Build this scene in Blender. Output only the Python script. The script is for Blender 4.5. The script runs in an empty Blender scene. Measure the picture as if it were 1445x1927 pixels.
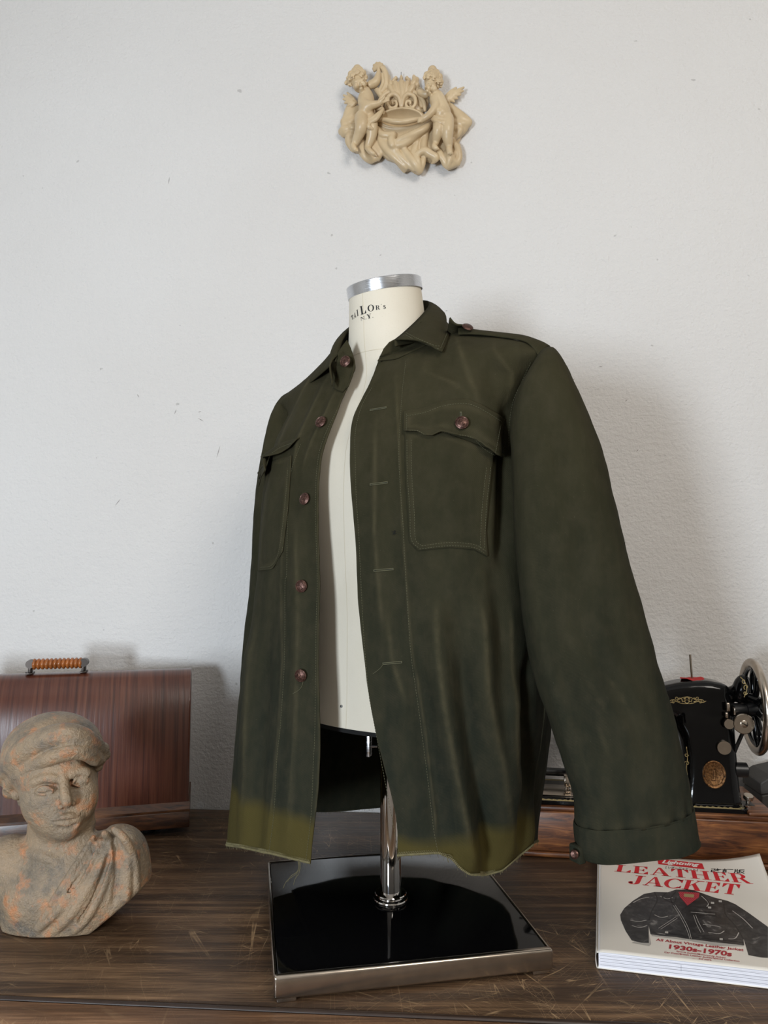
import bpy, bmesh, math, random
import numpy as np
from mathutils import Vector, Matrix, noise as mnoise
from mathutils.bvhtree import BVHTree
random.seed(7); RNG = np.random.default_rng(7)
PI = math.pi
SC = bpy.context.scene
COL = SC.collection

# ------------------------------------------------------------------ measuring frame
# metres; z = 0 is the table top, the camera stands at (0,0,HC) and looks along +y, pitched up a little
FPX, PITCH, HC = 1340.0, 0.0858, 0.525
CP, SP = math.cos(PITCH), math.sin(PITCH)
EYE = np.array([0., 0., HC])
def ray(px, py):
    x = (px-722.5)/FPX; y = (963.5-py)/FPX
    return np.array([x, CP-y*SP, SP+y*CP])
def onz(px, py, z):
    d = ray(px, py); return EYE + d*((z-HC)/d[2])
def atd(px, py, d):
    r = ray(px, py); return EYE + r*(d/r[1])
def proj(P):
    P = np.asarray(P, float); Z = P[..., 2]-HC
    dd = P[..., 1]*CP+Z*SP; u = -P[..., 1]*SP+Z*CP
    return 722.5+P[..., 0]/dd*FPX, 963.5-u/dd*FPX

# ------------------------------------------------------------------ small maths
def interp(x, xs, ys):
    return np.interp(x, xs, ys)
def smooth_interp(x, xs, ys):
    """monotone-ish cubic through the points"""
    xs = np.asarray(xs, float); ys = np.asarray(ys, float); x = np.asarray(x, float)
    h = np.diff(xs); dl = (np.diff(ys, axis=0).T/h).T
    m = np.zeros_like(ys)
    m[0] = dl[0]; m[-1] = dl[-1]
    for i in range(1, len(xs)-1):
        a, b = dl[i-1], dl[i]
        m[i] = np.where(a*b > 0, 2*a*b/np.where(np.abs(a+b) < 1e-12, 1e-12, a+b), 0)
    i = np.clip(np.searchsorted(xs, x)-1, 0, len(xs)-2)
    t = np.clip((x-xs[i])/h[i], 0, 1)
    if ys.ndim > 1:
        t = t[..., None]; hh = h[i][..., None]
    else:
        hh = h[i]
    return (2*t**3-3*t**2+1)*ys[i]+(t**3-2*t**2+t)*hh*m[i]+(-2*t**3+3*t**2)*ys[i+1]+(t**3-t**2)*hh*m[i+1]
def catmull(pts, n):
    """n points along a Catmull-Rom curve through pts (any dimension)"""
    p = np.asarray(pts, float); k = len(p)
    q = np.vstack([2*p[0]-p[1], p, 2*p[-1]-p[-2]])
    seg = np.linalg.norm(np.diff(p, axis=0), axis=1); cum = np.r_[0, np.cumsum(seg)]
    s = np.linspace(0, cum[-1], n)
    i = np.clip(np.searchsorted(cum, s, side='right')-1, 0, k-2)
    t = ((s-cum[i])/np.maximum(seg[i], 1e-9))[:, None]
    a, b, c, d = q[i], q[i+1], q[i+2], q[i+3]
    return .5*((2*b)+(-a+c)*t+(2*a-5*b+4*c-d)*t*t+(-a+3*b-3*c+d)*t**3)
def resample(pts, n):
    p = np.asarray(pts, float)
    cum = np.r_[0, np.cumsum(np.linalg.norm(np.diff(p, axis=0), axis=1))]
    s = np.linspace(0, cum[-1], n)
    return np.stack([np.interp(s, cum, p[:, k]) for k in range(p.shape[1])], 1)
def unit(v):
    v = np.asarray(v, float); return v/max(np.linalg.norm(v), 1e-12)
def vnoise(P, sc):
    P = np.asarray(P, float)*np.asarray(sc)
    return np.array([mnoise.noise(Vector(p)) for p in P.reshape(-1, 3)]).reshape(P.shape[:-1])

# ------------------------------------------------------------------ objects
ROOTS = []
def props(o, label=None, cat=None, group=None, kind=None):
    if label: o['label'] = label
    if cat: o['category'] = cat
    if group: o['group'] = group
    if kind: o['kind'] = kind
    return o
def thing(name, loc, label, cat, group=None):
    o = bpy.data.objects.new(name, None); COL.objects.link(o)
    o.empty_display_size = .05
    o['base'] = [float(c) for c in loc]
    o.location = loc
    ROOTS.append(o); props(o, label, cat, group)
    return o
def base_of(o):
    b = np.zeros(3)
    while o is not None:
        if 'base' in o: b = b+np.array(list(o['base']))
        o = o.parent
    return b
def mesh(name, V, Fc, mat, parent=None, smooth=True, mats=None, fm=None, label=None, angle=None):
    """one mesh object; V are measuring-frame points (a parent's base is taken off)"""
    V = np.asarray(V, float).reshape(-1, 3)
    if parent is not None: V = V-base_of(parent)
    me = bpy.data.meshes.new(name)
    me.from_pydata(V.tolist(), [], [tuple(int(i) for i in f) for f in Fc])
    me.validate()
    for m in ([mat] if mats is None else mats): me.materials.append(m)
    if fm is not None and len(fm) == len(me.polygons): me.polygons.foreach_set('material_index', list(fm))
    if smooth:
        me.polygons.foreach_set('use_smooth', [True]*len(me.polygons))
        if angle:
            me.set_sharp_from_angle(angle=math.radians(angle))
    me.update()
    o = bpy.data.objects.new(name, me); COL.objects.link(o)
    if parent is not None: o.parent = parent
    else: ROOTS.append(o)
    if label: o['label'] = label
    return o
def struct(o):
    o['kind'] = 'structure'; return o
def solidify(o, t, off=-1):
    m = o.modifiers.new('thickness', 'SOLIDIFY'); m.thickness = t; m.offset = off; return o
class MB:
    """collects shapes into one vertex / face list"""
    def __init__(s): s.v = []; s.f = []; s.m = []; s.cur = 0
    def add(s, V, F_):
        b = len(s.v); s.v.extend([tuple(map(float, p)) for p in V])
        for f in F_: s.f.append(tuple(int(i)+b for i in f)); s.m.append(s.cur)
        return s
    def box(s, c, d, R=None, bev=0.0, seg=2):
        bm = bmesh.new(); bmesh.ops.create_cube(bm, size=1)
        for v in bm.verts: v.co = Vector((v.co.x*d[0], v.co.y*d[1], v.co.z*d[2]))
        if bev > 0: bmesh.ops.bevel(bm, geom=list(bm.edges), offset=bev, segments=seg, profile=.5, affect='EDGES')
        bm.verts.index_update()
        V = np.array([v.co[:] for v in bm.verts]); Fc = [[v.index for v in f.verts] for f in bm.faces]; bm.free()
        if R is not None: V = V@np.asarray(R).T
        return s.add(V+np.asarray(c), Fc)
    def tube(s, pts, r, n=10, cap=True):
        P = np.asarray(pts, float); k = len(P); r = np.broadcast_to(np.asarray(r, float), (k,))
        T = np.gradient(P, axis=0); T /= np.maximum(np.linalg.norm(T, axis=1), 1e-12)[:, None]
        up = np.array([0, 0, 1.]) if abs(T[0][2]) < .9 else np.array([1., 0, 0])
        nx = unit(np.cross(T[0], up)); V = []
        for i in range(k):
            nx = unit(nx-T[i]*np.dot(nx, T[i])); ny = np.cross(T[i], nx)
            for j in range(n):
                a = 2*PI*j/n; V.append(P[i]+r[i]*(math.cos(a)*nx+math.sin(a)*ny))
        Fc = [(i*n+j, i*n+(j+1) % n, (i+1)*n+(j+1) % n, (i+1)*n+j) for i in range(k-1) for j in range(n)]
        if cap: Fc += [tuple(range(n))[::-1], tuple((k-1)*n+j for j in range(n))]
        return s.add(V, Fc)
    def lathe(s, prof, c=(0, 0, 0), axis=(0, 0, 1), n=32):
        """prof = [(radius, height)...] round axis through c"""
        ax = unit(axis); t = np.array([1., 0, 0]) if abs(ax[0]) < .9 else np.array([0, 1., 0])
        u = unit(np.cross(ax, t)); w = np.cross(ax, u); V = []
        for r, h in prof:
            for j in range(n):
                a = 2*PI*j/n; V.append(np.asarray(c)+ax*h+max(r, 1e-5)*(math.cos(a)*u+math.sin(a)*w))
        k = len(prof)
        Fc = [(i*n+j, i*n+(j+1) % n, (i+1)*n+(j+1) % n, (i+1)*n+j) for i in range(k-1) for j in range(n)]
        Fc += [tuple(range(n))[::-1], tuple((k-1)*n+j for j in range(n))]
        return s.add(V, Fc)
    def grid(s, G, close=False):
        G = np.asarray(G, float); a, b = G.shape[:2]
        bb = b if close else b-1
        return s.add(G.reshape(-1, 3), [(i*b+j, i*b+(j+1) % b, (i+1)*b+(j+1) % b, (i+1)*b+j) for i in range(a-1) for j in range(bb)])
    def prism(s, poly, c, U, W, N, t, bev=0):
        """a flat outline poly [(u,w)] extruded by t along N"""
        U, W, N = map(np.asarray, (U, W, N)); n = len(poly)
        V = [np.asarray(c)+U*p[0]+W*p[1] for p in poly]; V += [v+N*t for v in V]
        Fc = [tuple(range(n))[::-1], tuple(range(n, 2*n))]+[(i, (i+1) % n, n+(i+1) % n, n+i) for i in range(n)]
        return s.add(V, Fc)
    def build(s, name, mat, parent=None, smooth=True, angle=35, mats=None, label=None):
        return mesh(name, s.v, s.f, mat, parent, smooth, mats, s.m if mats else None, label, angle)
def rotz(a):
    c, s = math.cos(a), math.sin(a); return np.array([[c, -s, 0], [s, c, 0], [0, 0, 1.]])
def rotx(a):
    c, s = math.cos(a), math.sin(a); return np.array([[1., 0, 0], [0, c, -s], [0, s, c]])
def roty(a):
    c, s = math.cos(a), math.sin(a); return np.array([[c, 0, s], [0, 1., 0], [-s, 0, c]])

# ------------------------------------------------------------------ materials
def lin(c):
    return tuple((x/12.92 if x <= .04045 else ((x+.055)/1.055)**2.4) for x in [k/255 for k in c])+(1,)
class NT:
    def __init__(s, name):
        s.m = bpy.data.materials.new(name); s.m.use_nodes = True; s.t = s.m.node_tree
        s.b = s.t.nodes['Principled BSDF']; s.tc = s.n('ShaderNodeTexCoord')
    def n(s, typ, **kw):
        nd = s.t.nodes.new(typ)
        for k, v in kw.items():
            if k in nd.inputs: nd.inputs[k].default_value = v
            else: setattr(nd, k, v)
        return nd
    def link(s, a, b): s.t.links.new(a, b)
    def map(s, scale=(1, 1, 1), rot=(0, 0, 0), loc=(0, 0, 0)):
        nd = s.n('ShaderNodeMapping'); nd.inputs['Scale'].default_value = scale; nd.inputs['Rotation'].default_value = rot
        nd.inputs['Location'].default_value = loc
        s.link(s.tc.outputs['Object'], nd.inputs['Vector']); return nd.outputs[0]
    def map2(s, scale, rot):
        """turn about z first, then stretch"""
        nd = s.n('ShaderNodeMapping'); nd.inputs['Scale'].default_value = scale; s.link(s.map((1, 1, 1), (0, 0, rot)), nd.inputs['Vector']); return nd.outputs[0]
    def noise(s, vec, scale=5, detail=4, rough=.55, dist=0):
        nd = s.n('ShaderNodeTexNoise'); nd.inputs['Scale'].default_value = scale; nd.inputs['Detail'].default_value = detail
        nd.inputs['Roughness'].default_value = rough; nd.inputs['Distortion'].default_value = dist
        s.link(vec, nd.inputs['Vector']); return nd.outputs['Fac']
    def ramp(s, fac, stops, interp='LINEAR'):
        nd = s.n('ShaderNodeValToRGB'); cr = nd.color_ramp; cr.interpolation = interp
        while len(cr.elements) < len(stops): cr.elements.new(.5)
        for e, (p, c) in zip(cr.elements, stops):
            e.position = p; e.color = c if len(c) == 4 else tuple(c)+(1,)
        s.link(fac, nd.inputs[0]); return nd.outputs[0]
    def mix(s, fac, a, b, mode='MIX'):
        nd = s.n('ShaderNodeMix'); nd.data_type = 'RGBA'; nd.blend_type = mode
        for k, v in ((0, fac), (6, a), (7, b)):
            if hasattr(v, 'links') or hasattr(v, 'is_linked'): s.link(v, nd.inputs[k])
            else: nd.inputs[k].default_value = v
        return nd.outputs[2]
    def math(s, op, a, b=0.0, clamp=False):
        nd = s.n('ShaderNodeMath'); nd.operation = op; nd.use_clamp = clamp
        for k, v in ((0, a), (1, b)):
            if hasattr(v, 'is_linked'): s.link(v, nd.inputs[k])
            else: nd.inputs[k].default_value = v
        return nd.outputs[0]
    def bump(s, h, strength=.3, dist=.001, prev=None):
        nd = s.n('ShaderNodeBump'); nd.inputs['Strength'].default_value = strength; nd.inputs['Distance'].default_value = dist
        s.link(h, nd.inputs['Height'])
        if prev is not None: s.link(prev, nd.inputs['Normal'])
        s.link(nd.outputs[0], s.b.inputs['Normal']); return nd.outputs[0]
    def col(s, v):
        if hasattr(v, 'is_linked'): s.link(v, s.b.inputs['Base Color'])
        else: s.b.inputs['Base Color'].default_value = v
    def set(s, **kw):
        for k, v in kw.items():
            k = k.replace('_', ' ')
            if hasattr(v, 'is_linked'): s.link(v, s.b.inputs[k])
            else: s.b.inputs[k].default_value = v
        return s
def plain(name, rgb, rough=.5, metal=0, bump=0, bscale=200, var=0, **kw):
    m = NT(name); c = lin(rgb)
    m.set(Roughness=rough, Metallic=metal, **kw)
    nz = m.noise(m.map(), bscale, 3)
    if var:
        d = tuple(x*(1-var) for x in c[:3])+(1,); e = tuple(min(1, x*(1+var)) for x in c[:3])+(1,)
        m.col(m.ramp(nz, [(.3, d), (.7, e)]))
    else: m.col(c)
    if bump: m.bump(nz, bump, .0006)
    return m.m
# ------------------------------------------------------------------ materials of the place
def plaster():
    m = NT('white_plaster'); v = m.map()
    big = m.noise(v, 1.1, 3); mid = m.noise(v, 9, 5, .6); fine = m.noise(v, 130, 4, .6)
    streak = m.noise(m.map((14, 14, 70), (0, .5, 0)), 1.0, 4, .6, .6)
    c = m.mix(m.ramp(big, [(.3, (0, 0, 0)), (.7, (1, 1, 1))]), lin((220, 218, 216)), lin((214, 211, 208)))
    speck = m.ramp(m.noise(v, 42, 2, .4), [(.205, (1, 1, 1)), (.225, (0, 0, 0))])
    c = m.mix(m.math('MULTIPLY', speck, .35), c, lin((120, 116, 112)))
    m.col(c); m.set(Roughness=.8, Specular_IOR_Level=.25)
    b = m.bump(m.ramp(mid, [(.25, (0, 0, 0)), (.75, (1, 1, 1))]), .35, .006)
    b = m.bump(streak, .35, .0035, b)
    m.bump(fine, .9, .003, b)
    return m.m
def wood_table(name, c0, c1, c2, scratch=True, rough=.42):
    m = NT(name); v = m.map()
    g = m.noise(m.map((1.3, 26, 26)), 2.2, 6, .62, .4)
    g2 = m.noise(m.map((6, 160, 160)), 2.0, 3, .6)
    blot = m.noise(v, 4.5, 4, .6)
    c = m.ramp(g, [(.30, lin([x*.8 for x in c0])), (.43, lin(c0)), (.55, lin(c1)), (.70, lin(c2))])
    c = m.mix(m.math('MULTIPLY', m.ramp(g2, [(.35, (1, 1, 1)), (.6, (0, 0, 0))]), .45), c, lin([x*.62 for x in c0]))
    c = m.mix(m.ramp(blot, [(.35, (.5, .5, .5)), (.7, (0, 0, 0))]), c, lin([x*.75 for x in c0]))
    if scratch:
        mask = m.ramp(m.noise(v, 3.5, 2), [(.42, (0, 0, 0)), (.62, (1, 1, 1))])
        tot = None
        for rot, sc, w in ((.5, (1.2, 34, 1), .010), (-.85, (1.0, 40, 1), .008), (1.5, (1.3, 30, 1), .008), (.12, (.9, 46, 1), .011), (-.3, (1.2, 38, 1), .008), (1.05, (1.1, 36, 1), .008)):
            n_ = m.noise(m.map2(sc, rot), 3.2, 0, .5, .12)
            d = m.math('ABSOLUTE', m.math('SUBTRACT', n_, .5))
            r = m.math('MULTIPLY', m.ramp(d, [(0, (1, 1, 1)), (w, (0, 0, 0))]), m.ramp(m.noise(m.map((1, 1, 1), (0, 0, 0), (rot*9, rot, 0)), 11, 3), [(.42, (0, 0, 0)), (.52, (1, 1, 1))]))
            tot = r if tot is None else m.math('MAXIMUM', tot, r)
        brk = m.ramp(m.noise(v, 23, 3), [(.36, (0, 0, 0)), (.5, (1, 1, 1))])
        f = m.math('MULTIPLY', m.math('MULTIPLY', tot, brk), m.math('ADD', mask, .3), True)
        c = m.mix(m.math('MULTIPLY', f, .7), c, lin((176, 146, 110)))
    m.col(c)
    m.set(Roughness=m.ramp(blot, [(.3, (rough-.08,)*3), (.7, (rough+.1,)*3)]), Specular_IOR_Level=.32)
    m.bump(g2, .45, .002)
    return m.m
def fabric(name='olive_cotton', band=False):
    m = NT(name); tc = m.tc
    sep = m.n('ShaderNodeSeparateXYZ'); m.link(tc.outputs['Object'], sep.inputs[0])
    z = sep.outputs[2]
    fade = m.noise(m.map((9, 9, 1.5)), 2.6, 6, .62)
    blot = m.noise(m.map((1, 1, .55)), 9, 4, .6)
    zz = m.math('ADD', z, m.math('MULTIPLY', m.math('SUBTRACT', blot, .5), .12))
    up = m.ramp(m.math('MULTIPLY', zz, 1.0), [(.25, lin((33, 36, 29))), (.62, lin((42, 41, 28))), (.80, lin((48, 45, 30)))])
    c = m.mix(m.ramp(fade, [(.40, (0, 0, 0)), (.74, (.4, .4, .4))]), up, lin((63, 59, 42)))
    at = m.n('ShaderNodeAttribute'); at.attribute_name = 'light_and_wear'  # fold highlights painted into the cloth colour, plus worn seam and pocket edges
    wn = m.ramp(m.noise(m.map(), 60, 4, .6), [(.3, (.35, .35, .35)), (.65, (1, 1, 1))])
    c = m.mix(m.math('MULTIPLY', m.math('MULTIPLY', at.outputs['Fac'], wn), .30, True), c, lin((94, 86, 64)))
    mott = m.noise(m.map((1, 1, .8)), 46, 5, .65)
    c = m.mix(m.ramp(mott, [(.42, (0, 0, 0)), (.78, (.3, .3, .3))]), c, lin((68, 62, 48)))
    # a lighter olive strip along the raw hem
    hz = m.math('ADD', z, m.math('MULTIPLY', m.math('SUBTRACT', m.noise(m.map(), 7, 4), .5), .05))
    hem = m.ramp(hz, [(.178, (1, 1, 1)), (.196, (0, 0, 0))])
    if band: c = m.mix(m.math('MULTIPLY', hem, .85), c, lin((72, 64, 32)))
    weave = m.n('ShaderNodeTexWave'); weave.inputs['Scale'].default_value = 190; weave.inputs['Distortion'].default_value = 1.5
    weave.bands_direction = 'DIAGONAL'; m.link(tc.outputs['Object'], weave.inputs['Vector'])
    lint = m.ramp(m.noise(m.map(), 420, 2), [(.72, (0, 0, 0)), (.78, (1, 1, 1))])
    c = m.mix(m.math('MULTIPLY', lint, .14), c, lin((130, 126, 105)))
    m.col(c); m.set(Roughness=.95, Specular_IOR_Level=.10)
    b = m.bump(weave.outputs['Fac'], .18, .0006)
    b = m.bump(m.noise(m.map((1, 1, .35)), 24, 5, .6), .5, .006, b)
    m.bump(m.noise(m.map(), 600, 2), .25, .0005, b)
    return m.m
def canvas():
    m = NT('cream_canvas')
    n_ = m.noise(m.map(), 6, 4); f = m.noise(m.map(), 700, 2)
    c = m.ramp(n_, [(.3, lin((208, 199, 181))), (.7, lin((216, 208, 192)))])
    c = m.mix(m.math('MULTIPLY', m.ramp(f, [(.62, (0, 0, 0)), (.75, (1, 1, 1))]), .3), c, lin((190, 176, 150)))
    m.col(c); m.set(Roughness=.9, Specular_IOR_Level=.2); m.bump(f, .3, .0006); return m.m
def case_wood():
    m = NT('oak_veneer')
    mp2 = m.n('ShaderNodeMapping'); mp2.inputs['Scale'].default_value = (105, 2.5, 2.5); m.link(m.map((1, 1, 1), (0, 0, -.318)), mp2.inputs['Vector'])
    g = m.noise(mp2.outputs[0], 1.6, 5, .6, .25); b_ = m.noise(m.map(), 4, 3)
    c = m.ramp(g, [(.34, lin((56, 30, 22))), (.5, lin((86, 48, 34))), (.68, lin((104, 64, 46)))])
    c = m.mix(m.ramp(b_, [(.35, (.45, .45, .45)), (.7, (0, 0, 0))]), c, lin((74, 34, 26)))
    m.col(c); m.set(Roughness=.3, Coat_Weight=.35, Coat_Roughness=.18); m.bump(g, .2, .0015); return m.m
def base_wood(name='fumed_oak', dark=1.0):
    m = NT(name)
    g = m.noise(m.map((3, 40, 60)), 2, 6, .65, .6); b_ = m.noise(m.map((2, 2, 9)), 5, 3)
    c = m.ramp(g, [(.36, lin([x*dark for x in (44, 24, 13)])), (.47, lin([x*dark for x in (98, 56, 28)])), (.56, lin([x*dark for x in (122, 74, 38)])), (.7, lin([x*dark for x in (150, 98, 54)]))])
    c = m.mix(m.ramp(b_, [(.35, (.7, .7, .7)), (.65, (0, 0, 0))]), c, lin([x*dark for x in (58, 30, 16)]))
    m.col(c); m.set(Roughness=.38, Coat_Weight=.2, Coat_Roughness=.25); m.bump(g, .2, .0015); return m.m
def terracotta():
    m = NT('painted_terracotta'); v = m.map()
    a = m.noise(v, 14, 6, .65); b_ = m.noise(v, 34, 5, .65); f = m.noise(v, 260, 4, .7)
    c = m.ramp(a, [(.30, lin((96, 88, 76))), (.44, lin((134, 118, 98))), (.58, lin((154, 132, 106))), (.74, lin((168, 132, 102)))])
    c = m.mix(m.ramp(b_, [(.53, (0, 0, 0)), (.69, (.85, .85, .85))]), c, lin((188, 124, 80)))
    c = m.mix(m.ramp(m.noise(m.map((1, 1, 1), loc=(3, 1, 2)), 20, 5, .65), [(.54, (0, 0, 0)), (.70, (.8, .8, .8))]), c, lin((88, 86, 82)))
    geo = m.n('ShaderNodeNewGeometry')
    c = m.mix(m.ramp(geo.outputs['Pointiness'], [(.53, (0, 0, 0)), (.62, (.75, .75, .75))]), c, lin((200, 118, 70)))
    c = m.mix(m.ramp(f, [(.64, (0, 0, 0)), (.72, (.6, .6, .6))]), c, lin((206, 184, 132)))
    m.col(c); m.set(Roughness=.42, Specular_IOR_Level=.5)
    b = m.bump(m.noise(v, 75, 5, .7), .8, .006); m.bump(f, .7, .002, b); return m.m
def resin():
    m = NT('ivory_resin')
    c = m.ramp(m.noise(m.map(), 16, 3), [(.3, lin((192, 168, 132))), (.7, lin((208, 186, 150)))])
    m.col(c); m.set(Roughness=.36, Specular_IOR_Level=.5, Subsurface_Weight=.0); return m.m
def leather():
    m = NT('printed_black_leather'); n_ = m.noise(m.map((1, 1, 1)), 48, 5, .6, 1.2)
    m.col(m.ramp(n_, [(.42, lin((26, 25, 27))), (.6, lin((56, 54, 54))), (.74, lin((130, 126, 122)))]))
    m.set(Roughness=.3); return m.m
PLASTER = plaster()
TABLE = wood_table('worn_walnut', (70, 51, 36), (106, 80, 57), (146, 114, 84))
TABLE2 = wood_table('worn_walnut_edge', (106, 76, 54), (140, 104, 76), (160, 124, 94), True, .36)
GROOVE = plain('dark_moulding', (46, 32, 24), .4, var=.2, bscale=40)
OLIVE = fabric()
OLIVEHEM = fabric('olive_cotton_with_paler_hem', True)
THREAD = plain('pale_thread', (88, 86, 64), .9)
THREAD2 = plain('hem_thread', (98, 91, 62), .9, var=.25, bscale=300)
SLIT = plain('dark_slit', (14, 14, 11), .95)
BRONZE = NT('aged_bronze_button')
BRONZE.col(BRONZE.ramp(BRONZE.noise(BRONZE.map(), 420, 4), [(.3, lin((50, 33, 28))), (.55, lin((88, 62, 54))), (.75, lin((136, 106, 96)))]))
BRONZE = BRONZE.set(Roughness=.42, Metallic=.75).m
CANVAS = canvas()
SEAM = plain('canvas_seam', (196, 184, 160), .9)
INK = plain('black_print', (24, 23, 24), .7)
STEEL = NT('brushed_steel'); _b = STEEL.noise(STEEL.map((4, 4, 260)), 3, 3)
STEEL.col(lin((206, 208, 212))); STEEL.set(Metallic=1.0, Roughness=STEEL.ramp(_b, [(.3, (.16,)*3), (.7, (.32,)*3)])); STEEL = STEEL.m
CHROME = plain('chrome', (224, 222, 220), .05, 1.0)
NICKEL = plain('satin_nickel', (186, 174, 160), .24, 1.0, var=.1, bscale=60)
BLACKGLASS = NT('black_gloss_top'); _b = BLACKGLASS.noise(BLACKGLASS.map(), 9, 5)
BLACKGLASS.col(lin((10, 10, 11))); BLACKGLASS.set(Roughness=BLACKGLASS.ramp(_b, [(.35, (.03,)*3), (.75, (.075,)*3)]), Specular_IOR_Level=.42); BLACKGLASS = BLACKGLASS.m
UNDER = plain('black_felt', (12, 12, 12), .95)
CASEWOOD = case_wood()
BASEWOOD = base_wood()
CASEBASE = base_wood('case_plinth_oak', .78)
TERRA = terracotta()
RESIN = resin()
JAPAN = plain('black_japan_enamel', (8, 8, 9), .1, Specular_IOR_Level=.3)
BLACKIRON = plain('black_iron', (20, 20, 21), .35, var=.2, bscale=30)
GOLD = plain('gold_decal', (176, 158, 112), .4, .4)
BADGE = NT('stamped_bronze'); _b = BADGE.noise(BADGE.map(), 260, 4)
BADGE.col(BADGE.ramp(_b, [(.35, lin((84, 56, 32))), (.65, lin((146, 106, 66)))])); BADGE.set(Metallic=.7, Roughness=.4); BADGE.bump(_b, .6, .002); BADGE = BADGE.m
FELT = plain('red_felt', (176, 44, 44), .9, bump=.4, bscale=500)
GREYBOX = plain('charcoal_leatherette', (62, 60, 58), .6, bump=.3, bscale=300, var=.12)
HANDLEWOOD = plain('amber_handle_wood', (146, 84, 38), .22, var=.25, bscale=50, Coat_Weight=.5)
HANDLEMETAL = plain('dark_bracket_metal', (70, 64, 60), .35, .9)
COVER = plain('magazine_cover', (228, 222, 212), .32, Coat_Weight=.25, Coat_Roughness=.1)
PAGES = NT('page_edges'); _b = PAGES.noise(PAGES.map((.6, .6, 900)), 2, 2)
PAGES.col(PAGES.ramp(_b, [(.35, lin((196, 196, 204))), (.65, lin((238, 238, 246)))])); PAGES.set(Roughness=.8); PAGES = PAGES.m
PAGELINE = plain('page_shadow_line', (150, 150, 158), .8)
RED = plain('red_ink', (204, 26, 42), .35)
DKRED = plain('dark_red_ink', (168, 30, 44), .4)
WHITEINK = plain('white_ink', (240, 236, 230), .4)
LEATHER = leather()
LEATHER2 = plain('printed_seam_black', (14, 14, 16), .35)
GREYINK = plain('printed_grey', (176, 172, 166), .4)
LINING = NT('printed_red_lining'); _w = LINING.n('ShaderNodeTexWave'); _w.inputs['Scale'].default_value = 110; _w.bands_direction = 'X'
LINING.link(LINING.tc.outputs['Object'], _w.inputs['Vector']); LINING.col(LINING.ramp(_w.outputs['Fac'], [(.3, lin((120, 22, 36))), (.6, lin((196, 60, 72)))])); LINING = LINING.set(Roughness=.4).m

# ------------------------------------------------------------------ the room (wall line: through A along WD)
WA = np.array([-.03, 1.627, 0]); WANG = -.0698
WD = np.array([math.cos(WANG), math.sin(WANG), 0]); WN = np.array([math.sin(WANG), -math.cos(WANG), 0])   # WN points into the room
ZF, ZC = -.80, 2.25
def wp(u, n, z): return WA+WD*u+WN*n+np.array([0, 0, z])
UL, UR, DEP = -2.3, 2.5, 3.05
def slab(name, p, q, mat, kind=True):
    """box between two opposite corners given in wall coordinates (u, n, z)"""
    V = [wp(u, n, z) for u in (p[0], q[0]) for n in (p[1], q[1]) for z in (p[2], q[2])]
    o = mesh(name, V, [(0, 1, 3, 2), (4, 6, 7, 5), (0, 4, 5, 1), (2, 3, 7, 6), (0, 2, 6, 4), (1, 5, 7, 3)], mat, None, False)
    return struct(o)
FLOORM = wood_table('floor_boards', (110, 86, 62), (134, 106, 78), (152, 124, 94), False, .4)
CEIL = plain('ceiling_paint', (225, 223, 219), .9)
WALL2 = plain('room_paint', (206, 202, 196), .9)
slab('floor', (UL-.1, -.1, ZF-.1), (UR+.1, DEP+.1, ZF), FLOORM)
slab('ceiling', (UL-.1, -.1, ZC), (UR+.1, DEP+.1, ZC+.1), CEIL)
# a finely divided plaster face, so that the trowel marks have true relief
mb = MB(); mb.grid([[wp(u, 0, z) for u in (UL, UR)] for z in (ZF, ZC)])
mb.grid([[wp(u, -.1, z) for u in (UR, UL)] for z in (ZF, ZC)])
wb = struct(mb.build('wall_back', PLASTER, None, False))
slab('wall_left', (UL-.1, 0, ZF), (UL, DEP, ZC), WALL2)
slab('wall_right', (UR, 0, ZF), (UR+.1, DEP, ZC), WALL2)
# the wall behind the camera, with a window opening on its left
WU0, WU1, WZ0, WZ1 = -1.35, -.62, -.12, .95
mb = MB()
for u0, u1, z0, z1 in ((UL, WU0, ZF, ZC), (WU1, UR, ZF, ZC), (WU0, WU1, ZF, WZ0), (WU0, WU1, WZ1, ZC)):
    V = [wp(u, n, z) for u in (u0, u1) for n in (DEP, DEP+.1) for z in (z0, z1)]
    mb.add(V, [(0, 1, 3, 2), (4, 6, 7, 5), (0, 4, 5, 1), (2, 3, 7, 6), (0, 2, 6, 4), (1, 5, 7, 3)])
struct(mb.build('wall_front', WALL2, None, False))
slab('baseboard_back', (UL, 0, ZF), (UR, .018, ZF+.12), CEIL)
wf = slab('window_1', (WU0, DEP+.03, WZ0), (WU0+.04, DEP+.07, WZ1), CEIL)
for p, q in (((WU1-.04, DEP+.03, WZ0), (WU1, DEP+.07, WZ1)), ((WU0, DEP+.03, WZ0), (WU1, DEP+.07, WZ0+.04)), ((WU0, DEP+.03, WZ1-.04), (WU1, DEP+.07, WZ1))):
    s_ = slab('window_frame', p, q, CEIL); ROOTS.remove(s_); s_.parent = wf; del s_['kind']
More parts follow.
